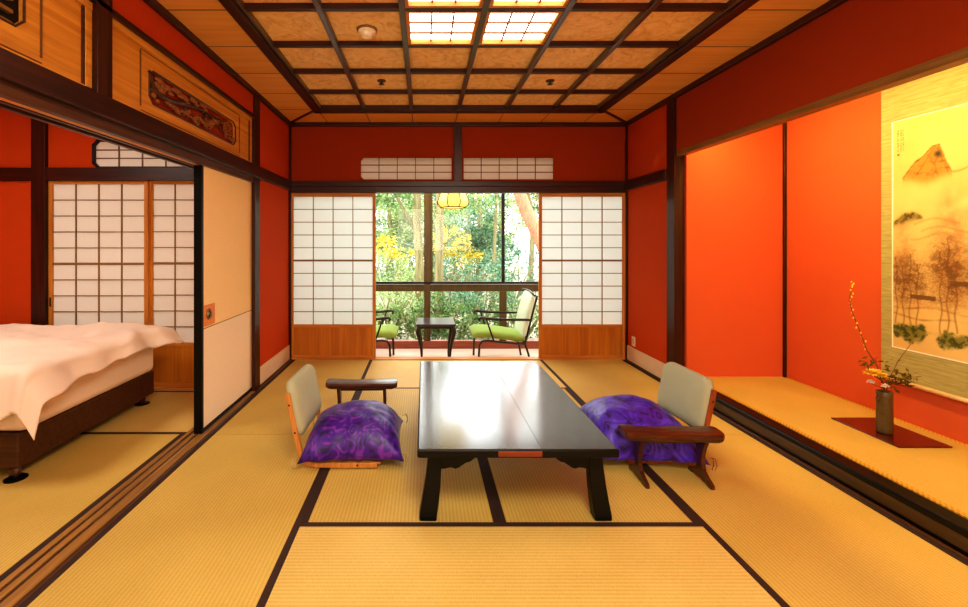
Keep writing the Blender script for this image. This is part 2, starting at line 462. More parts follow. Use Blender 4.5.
W(am).box(XT - .03, XT - .001, .98, YT, .104, .113).build('cloth_edge', M['brocade'])

# posts
trim(MB().box(XL - .05, XL + .018, 3.775, 3.83, 0, 1.82).box(XL - .012, XL + .018, 3.715, 3.78, 0, 1.82).box(XL - .09, XL + .018, 3.715, 3.83, 1.8, 2.6), M['dark_z'], 'dark square post between the sliding door and the red wall')
trim(MB().box(XL - .06, XL + .02, 1.921, 2.013, 1.93, 2.6), M['dark_z'], 'dark short post between the two carved transom panels')
trim(MB().box(XR - .02, XR + .09, 3.79, 3.91, 0, 2.6), M['dark_z'], 'dark square post at the far end of the display alcove')
trim(MB().box(.325, .41, YB - .03, YB + .02, 1.93, 2.56), M['dark_z'], 'short dark post above the veranda opening')
trim(MB().box(XL, XL + .025, YB - .025, YB, 0, 2.56), M['dark_z'], 'thin dark corner strip of the room beside the pale screen')
trim(MB().box(XR - .02, XR, YB - .025, YB, 0, 2.56), M['dark_z'], 'thin dark corner strip of the room near the wall outlet')
# nageshi rails
trim(MB().box(XL - .02, XL + .035, YF, YB, 1.833, 1.934), M['dark_y'], 'long dark rail beneath the carved transom panels', bevel=.006)
trim(MB().box(XL, XR, YB - .035, YB + .02, 1.875, 1.934), M['dark_x'], 'dark rail across the wall above the veranda opening', bevel=.005)
trim(MB().box(XL, XR, YB - .018, YB + .10, 1.812, 1.876), M['dark_x'], 'grooved dark head beam above the veranda paper screens', bevel=.003)
trim(MB().box(XR - .035, XR + .02, 3.91, YB, 1.833, 1.934), M['dark_y'], 'short dark rail on the red wall beyond the alcove', bevel=.006)
trim(MB().box(XR - .038, XR - .034, 3.93, 3.95, 1.86, 1.91), M['kumiko_olive'], 'small metal nail cover on the short dark rail')
# kamoi (head beam) over the bedroom opening, with two grooves
km = MB().box(XL - .16, XL + .005, YF, 3.72, 1.812, 1.835)
for x0, x1 in ((XL - .16, XL - .135), (XL - .095, XL - .075), (XL - .03, XL + .005)): km.box(x0, x1, YF, 3.72, 1.785, 1.813)
trim(km, M['sill_dark'], 'grooved head beam above the bedroom opening', bevel=.002)
trim(MB().box(XL - .06, XL + .003, YF, 3.72, 1.7852, 1.792), M['hinoki_y'], 'pale lower edge of the bedroom head beam', bevel=.001)
# shikii (threshold) with grooves
sk = MB().box(XL - .13, XL + .04, YF, 3.72, -.05, -.004)
trim(sk, M['sill_dark'], 'grooved wooden threshold between bedroom and tatami room')
for x0, x1, mt in ((-.128, -.100, 'sill'), (-.082, -.052, 'sill'), (-.034, .018, 'sill')):
    trim(MB().box(XL + x0, XL + x1, YF, 3.72, -.006, .002), M[mt], 'raised strip of the wooden threshold', bevel=.001)
# baseboards
trim(MB().box(XL, XL + .039, 3.72, YB, -.05, .004), M['sill_dark'], 'dark floor strip below the pale baseboard by the sliding door')
trim(MB().box(XR - .03, XR, 3.80, YB, -.05, .005), M['sill_dark'], 'dark floor strip below the baseboard with the outlet')
tag(MB().box(XL, XL + .012, 3.83, YB - .025, .012, .165).build('baseboard_left', M['baseboard'], bevel=.002), 'pale baseboard below the red wall beside the paper screen', 'baseboard', kind='structure')
tag(MB().box(XR - .012, XR, 3.91, YB - .025, .012, .165).build('baseboard_right', M['baseboard'], bevel=.002), 'pale baseboard below the outlet', 'baseboard', kind='structure')
# crown mouldings
trim(MB().box(XL, XL + .035, YF, YB, 2.525, 2.57), M['dark_y'], 'dark crown moulding over the carved transoms', bevel=.006)
trim(MB().box(XR - .035, XR, YF, YB, 2.525, 2.57), M['dark_y'], 'dark crown moulding over the alcove wall', bevel=.006)
trim(MB().box(XL, XR, YB - .035, YB, 2.525, 2.57), M['dark_x'], 'dark crown moulding over the veranda wall', bevel=.006)
trim(MB().box(XL - .005, XL + .02, YF, 3.72, ZL - .005, ZL + .022), M['dark_y'], 'thin dark rail above the carved transom panels', bevel=.003)

# ------------------------------------------------------------------ ceiling
PIT = 0.4535
XG = [-1.04 + PIT * i * 1.013 for i in range(7)]
YG = [4.231 - PIT * i for i in range(13)]
ce = bpy.data.objects.new('ceiling', None); COL.objects.link(ce); ce.location = (.37, 1.6, 2.56)
tag(ce, 'coffered wooden ceiling with a plain boarded border', 'ceiling', kind='structure')
yn = YG[-1]
bb = W(ce)
for i in range(len(YG) - 1):
    for x0, x1 in ((XL - .05, XG[0]), (XG[-1], XR + .05)): bb.box(x0, x1, YG[i + 1] + .0045, YG[i] - .0045, ZC, ZC + .015)
for x0, x1 in ((XL - .05, XG[0]), (XG[-1], XR + .05)): bb.box(x0, x1, YG[0] + .0045, YB, ZC, ZC + .015)
for i in range(6): bb.box(XG[i] + .0045, XG[i + 1] - .0045, YG[0], YB, ZC, ZC + .015)
bb.box(XL - .05, XR + .05, YF, yn, ZC, ZC + .015)
bb.build('border_board', M['ceil_board'])
sm_ = W(ce)
for y in YG[:-1]:
    for x0, x1 in ((XL, XG[0]), (XG[-1], XR)): sm_.box(x0, x1, y - .003, y + .003, ZC - .001, ZC + .002)
for x in XG: sm_.box(x - .003, x + .003, YG[0], YB, ZC - .001, ZC + .002)
sm_.build('board_seam', M['sill_dark'])
W(ce).box(XL - .1, XR + .1, YF, YB + .05, ZC + .045, ZC + .07).box(XL - .1, XG[0], YF, YB + .05, ZC + .016, ZC + .045).box(XG[-1], XR + .1, YF, YB + .05, ZC + .016, ZC + .045).box(XG[0], XG[-1], YG[0], YB + .05, ZC + .016, ZC + .045).build('ceiling_backing', M['shadow_black'])
pn = W(ce)
LX0, LX1, LY0, LY1 = XG[2], XG[4], YG[5], YG[3]
for i in range(6):
    for j in range(12):
        if i in (2, 3) and j in (3, 4): continue
        pn.box(XG[i], XG[i + 1], YG[j + 1], YG[j], ZC + .03, ZC + .04)
pn.build('coffer_panel', M['burl'])
for i, x in enumerate(XG[1:-1]):
    W(ce).box(x - .018, x + .018, yn, YG[0], ZC - .006, ZC + .035).build('coffer_beam', M['coffer'], bevel=.004)
for j, y in enumerate(YG[1:-1]):
    W(ce).box(XG[0], XG[-1], y - .018, y + .018, ZC - .002, ZC + .035).build('cross_beam', M['dark_x'], bevel=.004)
for x in (XG[0], XG[-1]):
    s = 1 if x < 0 else -1
    W(ce).box(x - .035, x + .035, yn, YG[0] + .035, ZC - .03, ZC + .035).build('border_moulding', M['dark_y'], bevel=.004)
    W(ce).box(x + s * .035, x + s * .05, yn, YG[0] + .035, ZC - .012, ZC + .035).build('border_bead', M['coffer'], bevel=.004)
W(ce).box(XG[0] - .035, XG[-1] + .035, YG[0] - .04, YG[0] + .035, ZC - .03, ZC + .035).build('border_moulding', M['dark_x'], bevel=.004)
for xa, xb in ((XL + .02, XG[0] - .03), (XR - .02, XG[-1] + .03)):
    d = W(ce); 
    d.v += [(xa, YB - .01, ZC - .012), (xb, YG[0] + .03, ZC - .012), (xb, YG[0] - .005, ZC - .012), (xa, YB - .05, ZC - .012)]
    d.v += [(p[0], p[1], ZC + .01) for p in d.v[:4]]
    d.f += [(0, 1, 2, 3), (7, 6, 5, 4), (0, 4, 5, 1), (1, 5, 6, 2), (2, 6, 7, 3), (3, 7, 4, 0)]
    d.build('mitre_strip', M['dark_x'])

# ceiling light set in four coffers
cl = thing('ceiling_light', 'glowing square ceiling light with wooden lattice set into four coffers', 'ceiling light', ((LX0 + LX1) / 2, (LY0 + LY1) / 2, ZC))
for i in (2, 3):
    for j in (3, 4):
        x0, x1, y0, y1 = XG[i] + .018, XG[i + 1] - .018, YG[j + 1] + .018, YG[j] - .018
        W(cl).box(x0 + .02, x1 - .02, y0 + .02, y1 - .02, ZC + .030, ZC + .034).build('diffuser', M['diffuser'])
        fr = W(cl)
        fr.box(x0, x0 + .02, y0, y1, ZC + .002, ZC + .036).box(x1 - .02, x1, y0, y1, ZC + .002, ZC + .036)
        fr.box(x0 + .02, x1 - .02, y0, y0 + .02, ZC + .002, ZC + .036).box(x0 + .02, x1 - .02, y1 - .02, y1, ZC + .002, ZC + .036)
        fr.build('frame', M['hinoki_x'])
        la = W(cl)
        for k in (1, 2):
            xx = x0 + .02 + (x1 - x0 - .04) * k / 3; yy = y0 + .02 + (y1 - y0 - .04) * k / 3
            la.box(xx - .005, xx + .005, y0 + .02, y1 - .02, ZC + .018, ZC + .026)
            la.box(x0 + .02, x1 - .02, yy - .006, yy + .006, ZC + .008, ZC + .018)
        la.build('lattice', M['kumiko_dark'])
# smoke detector and sprinklers
sd = thing('smoke_detector', 'round ivory smoke detector fixed to the coffered ceiling', 'smoke detector', (-.354, 2.70, ZC + .03))
MB().lathe([(.03, -.012), (.062, -.01), (.065, 0)], (0, 0, 0)).build('base', M['kumiko'], sd)  # base coloured brown to paint in the shadow around the sensor head
MB().lathe([(.02, -.05), (.034, -.046), (.04, -.026), (.052, -.022), (.055, -.012)], (0, 0, 0)).build('sensor_head', M['ivory'], sd)
for k, (x, lab) in enumerate(((-.347, 'small metal sprinkler head in the coffer near the smoke detector'), (1.03, 'small metal sprinkler head alone in a coffer beyond the ceiling light'))):
    sp = thing('sprinkler', lab, 'sprinkler', (x, 3.555, ZC + .03), group='ceiling sprinklers')
    MB().lathe([(.02, -.008), (.034, -.006), (.036, 0)], (0, 0, 0)).build('collar', M['sill_dark'], sp)
    MB().lathe([(.012, -.034), (.022, -.032), (.022, -.028), (.008, -.026), (.008, -.006)], (0, 0, 0), 12).build('nozzle', M['gunmetal'], sp)

# ------------------------------------------------------------------ tatami mats
TG = 'tatami mats covering the floors'
def mat(x0, x1, y0, y1, axis, label, e0=True, e1=True, ew=.03):
    t = thing('tatami_mat', label, 'tatami mat', ((x0 + x1) / 2, (y0 + y1) / 2, -.055), group=TG)
    g = .0015
    if axis == 'Y':
        W(t).box(x0 + (ew if e0 else g), x1 - (ew if e1 else g), y0 + g, y1 - g, -.055, 0).build('mat_surface', M['tat_y'])
        if e0: W(t).box(x0 + g / 3, x0 + ew, y0 + g, y1 - g, -.055, .001).build('cloth_edge', M['cloth'])
        if e1: W(t).box(x1 - ew, x1 - g / 3, y0 + g, y1 - g, -.055, .001).build('cloth_edge', M['cloth'])
    else:
        W(t).box(x0 + g, x1 - g, y0 + (ew if e0 else g), y1 - (ew if e1 else g), -.055, 0).build('mat_surface', M['tat_x'])
        if e0: W(t).box(x0 + g, x1 - g, y0 + g / 3, y0 + ew, -.055, .001).build('cloth_edge', M['cloth'])
        if e1: W(t).box(x0 + g, x1 - g, y1 - ew, y1 - g / 3, -.055, .001).build('cloth_edge', M['cloth'])
    return t
xa, xm, xc = -.558, .345, 1.252
x0m, x1m = XL + .04, XR - .03
mat(x0m, xa, 2.88, YB, 'Y', 'tatami mat alongside the sliding door and pale baseboard')
mat(x0m, xa, 1.06, 2.88, 'Y', 'tatami mat alongside the open bedroom threshold')
mat(x0m, xa, YF, 1.06, 'Y', 'tatami mat at the threshold, nearest the camera side')
mat(xa, xc, 3.79, YB, 'X', 'tatami mat lying crosswise before the veranda, lit by the window', ew=.022)
mat(xa, xm, 1.98, 3.79, 'Y', 'tatami mat under the violet cushion and half the table')
mat(xm, xc, 1.98, 3.79, 'Y', 'tatami mat under the indigo cushion and half the table')
mat(xa, xc, 1.07, 1.98, 'X', 'empty tatami mat lying crosswise in front of the low table')
mat(xa, xc, .16, 1.07, 'X', 'tatami mat lying crosswise beneath the camera')
mat(xa, xc, YF, .16, 'X', 'broad tatami mat behind the camera')
mat(xc, x1m, 2.88, YB, 'Y', 'tatami mat between the sage backrest and the outlet wall')
mat(xc, x1m, 1.06, 2.88, 'Y', 'tatami mat alongside the near part of the alcove step')
mat(xc, x1m, YF, 1.06, 'Y', 'tatami mat by the alcove step behind the camera')
xb1 = XL - .13
mat(XB, -3.41, YF, YL, 'Y', 'bedroom tatami mat beneath the head of the bed')
mat(-3.41, xb1, 2.89, YL - .01, 'X', 'bedroom tatami mat in front of the paper screens')
mat(-2.50, xb1, 1.07, 2.89, 'Y', 'bedroom tatami mat between the near bed leg and the threshold')
mat(-3.41, -2.50, 1.07, 2.89, 'Y', 'bedroom tatami mat under the near side of the bed')
mat(-3.41, xb1, YF, 1.07, 'X', 'wide bedroom tatami mat in front of the bed')

# ------------------------------------------------------------------ shoji screens
def shoji(label, x0, x1, y, z0, z1, zp0, nc, nr, group, wood_m='hinoki_z', pap='paper', st=.033, top=.04, kum='kumiko', mid=True, handle=0):
    t = thing('shoji_screen', label, 'paper screen', ((x0 + x1) / 2, y, z0), group=group)
    d = .028
    W(t).box(x0, x0 + st, y, y + d, z0, z1).build('stile', M[wood_m], bevel=.002)
    W(t).box(x1 - st, x1, y, y + d, z0, z1).build('stile', M[wood_m], bevel=.002)
    W(t).box(x0 + st, x1 - st, y, y + d, z1 - top, z1).build('top_rail', M['hinoki_x'], bevel=.002)
    W(t).box(x0 + st, x1 - st, y, y + d, z0, z0 + .035).build('bottom_rail', M['hinoki_x'], bevel=.002)
    W(t).box(x0 + st, x1 - st, y, y + d, zp0 - .03, zp0).build('middle_rail', M['hinoki_x'], bevel=.002)
    W(t).box(x0 + st, x1 - st, y + .008, y + .018, z0 + .035, zp0 - .03).build('kickboard', M['koshi'])
    W(t).box(x0 + st, x1 - st, y + .016, y + .0175, zp0, z1 - top).build('paper', M[pap])
    la = W(t)
    for i in range(1, nc):
        x = x0 + st + (x1 - x0 - 2 * st) * i / nc
        la.box(x - .0038, x + .0038, y + .004, y + .0155, zp0, z1 - top)
    for j in range(1, nr):
        z = zp0 + (z1 - top - zp0) * j / nr
        h = .010 if (mid and j == nr // 2) else .0038
        la.box(x0 + st, x1 - st, y + .003, y + .0158, z - h, z + h)
    la.build('lattice', M[kum])
    if handle:
        hx = x0 + st / 2 if handle < 0 else x1 - st / 2
        W(t).box(hx - .008, hx + .008, y - .002, y + .002, .72, .80).build('finger_pull', M['darkframe'], bevel=.002)
    return t
SG = 'sliding paper screens'
shoji('paper screen with cedar kickboard standing nearer the sliding door', XL + .001, -.528, YB + .03, .004, 1.812, .375, 4, 10, SG)
shoji('paper screen with cedar kickboard standing nearer the wall outlet', 1.255, XR - .001, YB + .03, .004, 1.812, .375, 4, 10, SG)
shoji('bedroom paper screen standing beside the dark post behind the bed', -3.23, -2.375, YL + .0, .02, 1.815, .40, 4, 10, SG, pap='paper_warm', handle=-1)
shoji('bedroom paper screen half hidden by the cream sliding door', -2.39, -1.56, YL + .035, .02, 1.82, .40, 4, 10, SG, pap='paper_warm')
# upper windows
def transom_window(n, label, x0, x1, y, z0, z1, nc, nr, cham, pap, frame_m='dark_x', fw=.012):
    t = bpy.data.objects.new('window_%d' % n, None); COL.objects.link(t); t.location = ((x0 + x1) / 2, y, z0)
    tag(t, label, 'window', kind='structure')
    c = .035
    poly = [(x0, z0), (x1, z0), (x1, z1), (x0, z1)]
    if cham: poly = [(x0 + c, z0), (x1, z0), (x1, z1), (x0 + c, z1), (x0, z1 - c), (x0, z0 + c)]
    w = W(t); w.prism(poly, 'Y', y + .016, y + .018); w.build('paper', M[pap])
    la = W(t)
    for i in range(1, nc):
        x = x0 + (x1 - x0) * i / nc; la.box(x - .004, x + .004, y + .004, y + .015, z0, z1)
    for j in range(1, nr):
        z = z0 + (z1 - z0) * j / nr; la.box(x0, x1, y + .003, y + .0155, z - .004, z + .004)
    la.build('lattice', M['kumiko_dark'])
    fr = W(t)
    P = [Vector((p[0], 0, p[1])) for p in poly]; cx = (x0 + x1) / 2; cz = (z0 + z1) / 2
    for i in range(len(P)):
        a, b_ = P[i], P[(i + 1) % len(P)]
        dv = (b_ - a).normalized(); nn = Vector((dv.z, 0, -dv.x))
        if nn.dot(Vector((cx, 0, cz)) - a) > 0: nn = -nn
        q = [a - dv * fw * .5, b_ + dv * fw * .5, b_ + nn * fw + dv * fw * .5, a + nn * fw - dv * fw * .5]
        fr.prism([(p.x, p.z) for p in q], 'Y', y - .006, y + .02)
    fr.build('frame', M[frame_m])
    if cham:
        f2 = W(t)
        f2.prism([(x0 - .005, z0 - .005), (x0 + c, z0 - .005), (x0 - .005, z0 + c)], 'Y', y - .001, y + .012)
        f2.prism([(x0 - .005, z1 + .005), (x0 - .005, z1 - c), (x0 + c, z1 + .005)], 'Y', y - .001, y + .012)
        f2.build('corner_fill', M['red_shaded'] if n < 4 else M['red'])
    return t
transom_window(2, 'upper paper window with clipped corners above the head beam', -.687 + .0, .305, YB - .0, 1.955, 2.190, 5, 3, True, 'paper_warm', 'red_shaded', .006)
transom_window(3, 'upper paper window with square corners above the head beam', .425, 1.405, YB - .0, 1.955, 2.190, 5, 3, False, 'paper_warm', 'red_shaded', .006)
transom_window(4, 'small lattice window high in the bedroom wall', -2.83, XL - .16, YL, 1.925, 2.140, 6, 3, True, 'paper_warm', 'shadow_black', .022)

# ------------------------------------------------------------------ fusuma
fx = -1.478
fu = thing('sliding_door', 'cream papered sliding door with black frame and copper pull', 'sliding door', (fx - .02, 3.33, 0))
W(fu).box(fx - .050, fx + .004, 2.885, 2.912, 0, 1.805).build('frame_stile', M['black'], bevel=.003)
W(fu).box(fx - .045, fx + .004, 3.755, 3.775, 0, 1.805).build('frame_stile', M['black'], bevel=.003)
W(fu).box(fx - .04, fx + .003, 2.912, 3.755, 0, .03).build('frame_rail', M['black'], bevel=.003)
W(fu).box(fx - .04, fx + .003, 2.912, 3.755, 1.785, 1.805).build('frame_rail', M['black'], bevel=.003)
W(fu).box(fx - .036, fx, 2.912, 3.755, .696, 1.785).build('upper_paper', M['fusuma_top'])
W(fu).box(fx - .036, fx, 2.912, 3.755, .03, .690).build('lower_paper', M['fusuma_low'])
W(fu).box(fx - .034, fx + .0005, 2.912, 3.755, .690, .696).build('seam', M['kumiko'])
pl = W(fu).box(fx, fx + .006, 2.918, 3.065, .705, .848).build('pull_plate', M['copper'], bevel=.004)
rg = MB(); pts = [(fx - fu.location.x + .008, 2.975 - fu.location.y + .034 * math.cos(a), .784 + .034 * math.sin(a)) for a in [2 * PI * k / 20 for k in range(21)]]
rg.tube(pts, .006, 6).build('pull_ring', M['sill'], pl, smooth=True)
rc = MB(); rc.lathe([(.001, 0), (.028, .0), (.03, .003)], (0, 0, 0), 20)
rc.v = [(fx - fu.location.x + .006 + z * .5, 2.975 - fu.location.y + x, .784 + y) for x, y, z in rc.v]
rc.build('pull_dish', M['metal'], pl, smooth=True)

# ------------------------------------------------------------------ carved transom panels
def ranma(label, y0, y1, oy0, oy1, oz0, oz1, carving):
    z0, z1 = 1.934, ZL - .004
    xf = XL - .014
    t = thing('carved_transom', label, 'transom panel', (xf, (y0 + y1) / 2, z0), group='carved transom panels over the bedroom opening')
    fr = W(t)
    fr.box(xf - .03, xf + .010, y0, y1, z0, z0 + .022).box(xf - .03, xf + .012, y0, y1, z1 - .035, z1)
    fr.box(xf - .03, xf + .010, y0, y0 + .03, z0, z1).box(xf - .03, xf + .010, y1 - .04, y1, z0, z1)
    fr.build('frame', M['hinoki_y'], bevel=.003)
    bd = W(t); c = .035
    bd.box(xf - .02, xf, y0 + .03, oy0, z0 + .02, z1 - .03).box(xf - .02, xf, oy1, y1 - .04, z0 + .02, z1 - .03)
    bd.box(xf - .02, xf, oy0, oy1, z0 + .02, oz0).box(xf - .02, xf, oy0, oy1, oz1, z1 - .03)
    for (ya, yc) in ((oy0, oy0 + c), (oy1, oy1 - c)):
        for (za, zc) in ((oz0, oz0 + c), (oz1, oz1 - c)):
            bd.prism([(ya, za), (yc, za), (ya, zc)], 'X', xf - .02, xf)
    bd.build('board', M['hinoki_y'])
    bt = W(t)
    for ya in (oy0 - .075, oy1 + .065): bt.box(xf - .001, xf + .005, ya, ya + .006, z0 + .05, z1 - .055)
    for za in (z0 + .028, z1 - .05): bt.box(xf - .001, xf + .004, oy0 - .07, oy1 + .07, za, za + .004)
    bt.build('batten', M['kumiko_dark'])
    W(t).box(xf - .001, xf + .009, y1 - .052, y1 - .041, z0 + .022, z1 - .035).build('shadow_gap', M['sill_dark'])
    rim = W(t); a0, a1, b0, b1 = oy0, oy1, oz0, oz1
    pts = [(a0 + c, b0), (a1 - c, b0), (a1, b0 + c), (a1, b1 - c), (a1 - c, b1), (a0 + c, b1), (a0, b1 - c), (a0, b0 + c), (a0 + c, b0)]
    rim.tube([(xf, p[0], p[1]) for p in pts], .005, 6).build('opening_rim', M['sill_dark'])
    W(t).box(xf - .034, xf - .03, oy0 - .01, oy1 + .01, oz0 - .01, oz1 + .01).build('backing', M['red_shaded'] if carving == 'pine' else M['shadow_black'])
    rnd = random.Random(3)
    if carving == 'pine':
        k = W(t)
        L_ = oy1 - oy0; H = oz1 - oz0
        def P(u, v, d=0): return (xf - .012 + d, oy0 + u * L_, oz0 + v * H)
        k.tube([P(.02, .45), P(.12, .42), P(.24, .46), P(.36, .62), P(.5, .72), P(.66, .72), P(.8, .8)], [.016, .018, .015, .013, .011, .009, .005], 7)
        k.tube([P(.0, .95), P(.03, .7), P(.06, .5), P(.04, .2)], [.02, .018, .013, .008], 7)
        k.tube([P(.36, .6), P(.35, .35), P(.38, .12)], [.011, .009, .006], 6)
        k.tube([P(.58, .68), P(.57, .4), P(.62, .15)], [.012, .009, .006], 6)
        k.tube([P(.78, .78), P(.76, .5), P(.8, .3)], [.01, .008, .005], 6)
        k.build('carved_branch', M['sill_dark'], smooth=True)
        q = W(t)
        for (u, v, su) in ((.1, .86, .06), (.17, .78, .07), (.26, .86, .07), (.34, .8, .06), (.44, .9, .06), (.55, .93, .05), (.05, .3, .03), (.08, .68, .04)):
            q.blob(P(u, v, .004), (.010, su * L_ * .7, H * .10), 10, 6); q.blob(P(min(.96, u + .03), max(.06, v - .12), .006), (.009, su * L_ * .4, H * .07), 8, 5)
        q.tube([P(.02, .25, -.006), P(.05, .6, -.006), P(.1, .85, -.006), P(.3, .82, -.006), P(.57, .9, -.006)], .006, 6)
        q.build('carved_cloud', M['bronze'], smooth=True)
        n = W(t)
        for i in range(300):
            cu, cv = rnd.choice([(.2, .3), (.28, .22), (.37, .3), (.45, .2), (.5, .32), (.6, .3), (.66, .45), (.72, .62), (.84, .6), (.88, .35), (.93, .5), (.9, .75), (.12, .6), (.96, .25)])
            u = min(.98, max(.02, cu + rnd.gauss(0, .022))); v = min(.95, max(.04, cv + rnd.gauss(0, .07)))
            n.blob(P(u, v, rnd.uniform(0, .008)), (.006, rnd.uniform(.008, .02), rnd.uniform(.004, .009)), 6, 4)
        n.build('carved_needles', M['bronze'], smooth=True)
    else:
        k = W(t)
        for i in range(7):
            zz = oz0 + .0 + i * .045
            k.v += []
            ya, yb = oy0, oy1 - .035
            k.prism([(ya, zz + .03), (yb, zz + .03 - .03), (yb, zz + .022 - .03 + .02), (ya, zz + .052)], 'X', xf - .028, xf - .008) if zz + .05 < oz1 else None
        k.build('carved_slat', M['sill'])
    return t
ranma('carved wooden transom panel with pine relief on red, nearer the veranda', 2.013, 3.705, 2.33, 3.40, 2.025, 2.205, 'pine')
ranma('wooden transom panel with slatted opening, on the camera side of the short post', .25, 1.921, .62, 1.604, 2.055, 2.205, 'slat')
trim(MB().box(XL - .05, XL - .02, YF, .25, 1.93, 2.36), M['hinoki_y'], 'plain boarding above the rail behind the camera')
# ------------------------------------------------------------------ outlet
ou = thing('wall_outlet', 'small white outlet plate low on the red wall above the pale baseboard', 'outlet', (XR, 4.56, .19))
MB().box(-.008, 0, -.035, .035, -.005, .095).build('cover_plate', M['white'], ou, bevel=.003)
MB().box(-.011, -.007, -.015, .015, .015, .075).build('socket', M['plastic'], ou, bevel=.002)

# ------------------------------------------------------------------ low table
tb = thing('low_table', 'long low black lacquered table in the middle of the tatami room', 'table', (.42, 2.65, 0))
hx, hy = .45, .72
MB().box(-hx, hx, -hy, hy, .315, .353).build('tabletop', M['black'], tb, bevel=.008)
MB().box(-hx + .008, hx - .008, -hy + .008, hy - .008, .350, .3545).build('polished_surface', M['lacquer'], tb)
tt = [c for c in tb.children if c.name.startswith('tabletop')][0]
MB().box(-.09, .105, -hy - .0012, -hy + .002, .322, .347).build('edge_strip', M['edge_red'], tb, bevel=.001)  # reddish brown strip along part of the front edge
MB().box(.103, .106, -hy + .01, hy - .01, .3544, .3549).build('seam_line', M['side_top'], tb)
def cusp(L_, drop0, drop1):
    """lower outline from -L to L"""
    pts = []
    for i in range(41):
        u = -1 + 2 * i / 40; a = abs(u)
        if a > .93: z = drop0
        elif a > .80: z = drop0 + .006 * math.sin((a - .80) / .13 * PI)
        elif a > .62: z = drop0 + (drop1 - drop0) * .55 * (math.cos((a - .62) / .18 * PI) + 1) / 2
        elif a > .50: z = drop0 + (drop1 - drop0) * (.55 + .45 * (math.cos((a - .50) / .12 * PI) + 1) / 2)
        else: z = drop1
        pts.append((u * L_, z))
    return pts
for s in (-1, 1):
    pts = cusp(.345, .232, .288)
    MB().prism([(-.345, .318), *pts, (.345, .318)], 'Y', s * .635 - .012, s * .635 + .012).build('apron', M['black'], tb)
    pts = cusp(.63, .232, .288)
    MB().prism([(-.63, .318), *pts, (.63, .318)], 'X', s * .365 - .012, s * .365 + .012).build('side_apron', M['black'], tb)
def sqleg(sx, sy):
    m_ = MB()
    prof = [(0.0, .362, .441, .600, .665), (.02, .361, .441, .600, .665), (.08, .352, .430, .600, .660), (.16, .344, .417, .600, .656), (.24, .340, .406, .600, .654), (.318, .338, .398, .600, .652)]
    for z, xi, xo, yi, yo in prof:
        m_.v += [(sx * xi, sy * yi, z), (sx * xo, sy * yi, z), (sx * xo, sy * yo, z), (sx * xi, sy * yo, z)]
    for i in range(len(prof) - 1):
        for k in range(4):
            j = (k + 1) % 4; m_.f.append((i * 4 + k, i * 4 + j, i * 4 + 4 + j, i * 4 + 4 + k))
    m_.f.append((3, 2, 1, 0)); e = 4 * (len(prof) - 1); m_.f.append((e, e + 1, e + 2, e + 3))
    return m_
for sx in (-1, 1):
    for sy in (-1, 1):
        sqleg(sx, sy).build('leg', M['black'], tb, bevel=.006)

# ------------------------------------------------------------------ floor chairs (zaisu)
def rrect(w, h, r, n=6):
    p = []
    for cx, cy, a0 in ((w - r, h - r, 0), (-w + r, h - r, PI / 2), (-w + r, -h + r, PI), (w - r, -h + r, 1.5 * PI)):
        for i in range(n + 1):
            a = a0 + PI / 2 * i / n; p.append((cx + r * math.cos(a), cy + r * math.sin(a)))
    return p
def floor_chair(label, loc, rz, wm):
    """local: faces +x, backrest near x=0"""
    t = thing('floor_chair', label, 'floor chair', loc, rz, group='legless floor chairs at the low table')
    hw = .222
    # bent side frames: rail along the floor then up the back
    for s in (-1, 1):
        y = s * hw
        path = [(.44, .022), (.34, .02), (.2, .018), (.08, .02), (.03, .035), (.008, .07), (-.004, .12), (-.03, .24), (-.056, .36), (-.068, .42)]
        m_ = MB(); n = len(path)
        for i, (x, z) in enumerate(path):
            a = path[max(0, i - 1)]; b_ = path[min(n - 1, i + 1)]
            d = Vector((b_[0] - a[0], 0, b_[1] - a[1])).normalized(); nn = Vector((-d.z, 0, d.x)) * .0145
            for (dy, sg) in ((-.011, -1), (.011, -1), (.011, 1), (-.011, 1)):
                m_.v.append((x + nn.x * sg, y + dy, z + nn.z * sg))
        for i in range(n - 1):
            for k in range(4):
                j = (k + 1) % 4; m_.f.append((i * 4 + k, i * 4 + j, i * 4 + 4 + j, i * 4 + 4 + k))
        m_.f.append((3, 2, 1, 0)); e = 4 * (n - 1); m_.f.append((e, e + 1, e + 2, e + 3))
        fr = m_.build('side_frame', M[wm], t, bevel=.004)
        for (x, z) in ((-.022, .20), (-.055, .355), (.33, .022)):
            MB().blob((x, y + s * .0125, z), (.006, .003, .006), 8, 5).build('screw', M['gunmetal'], fr, smooth=True)
    MB().box(.02, .46, -hw, hw, .022, .034).build('seat', M[wm], t, bevel=.004)
    # padded backrest following the tilt, top edge arched
    pr = MB(); ca, sa = math.cos(-.20), math.sin(-.20)
    out = rrect(.222, .155, .055)
    layers = [(-.024, .90), (-.020, .965), (-.008, 1.0), (.010, 1.0), (.024, .97), (.032, .88), (.036, .6)]
    for d, sc_ in layers:
        for (py, pz) in out:
            zz = pz * (sc_ if sc_ > .8 else sc_)
            bow = .03 * (1 - (py / .222) ** 2)
            arch = .018 * (1 - (py / .222) ** 2) * (1 if pz > 0 else .3)
            X = d - bow * .8; Zl = zz + arch
            pr.v.append((-.032 + X * ca + Zl * sa, py * sc_, .315 - X * sa * 1 + Zl * ca))
    k = len(out)
    for i in range(len(layers) - 1):
        for j in range(k):
            q = (j + 1) % k
            pr.f.append((i * k + j, i * k + q, (i + 1) * k + q, (i + 1) * k + j))
    pr.f.append(tuple(reversed(range(k)))); e = (len(layers) - 1) * k; pr.f.append(tuple(range(e, e + k)))
    pr.build('backrest_pad', M['pad'], t, smooth=True)
    return t
floor_chair('legless floor chair with sage padded back and pale wood frame, beside the threshold', (-.70, 2.68, .001), math.radians(-1), 'chairwood')
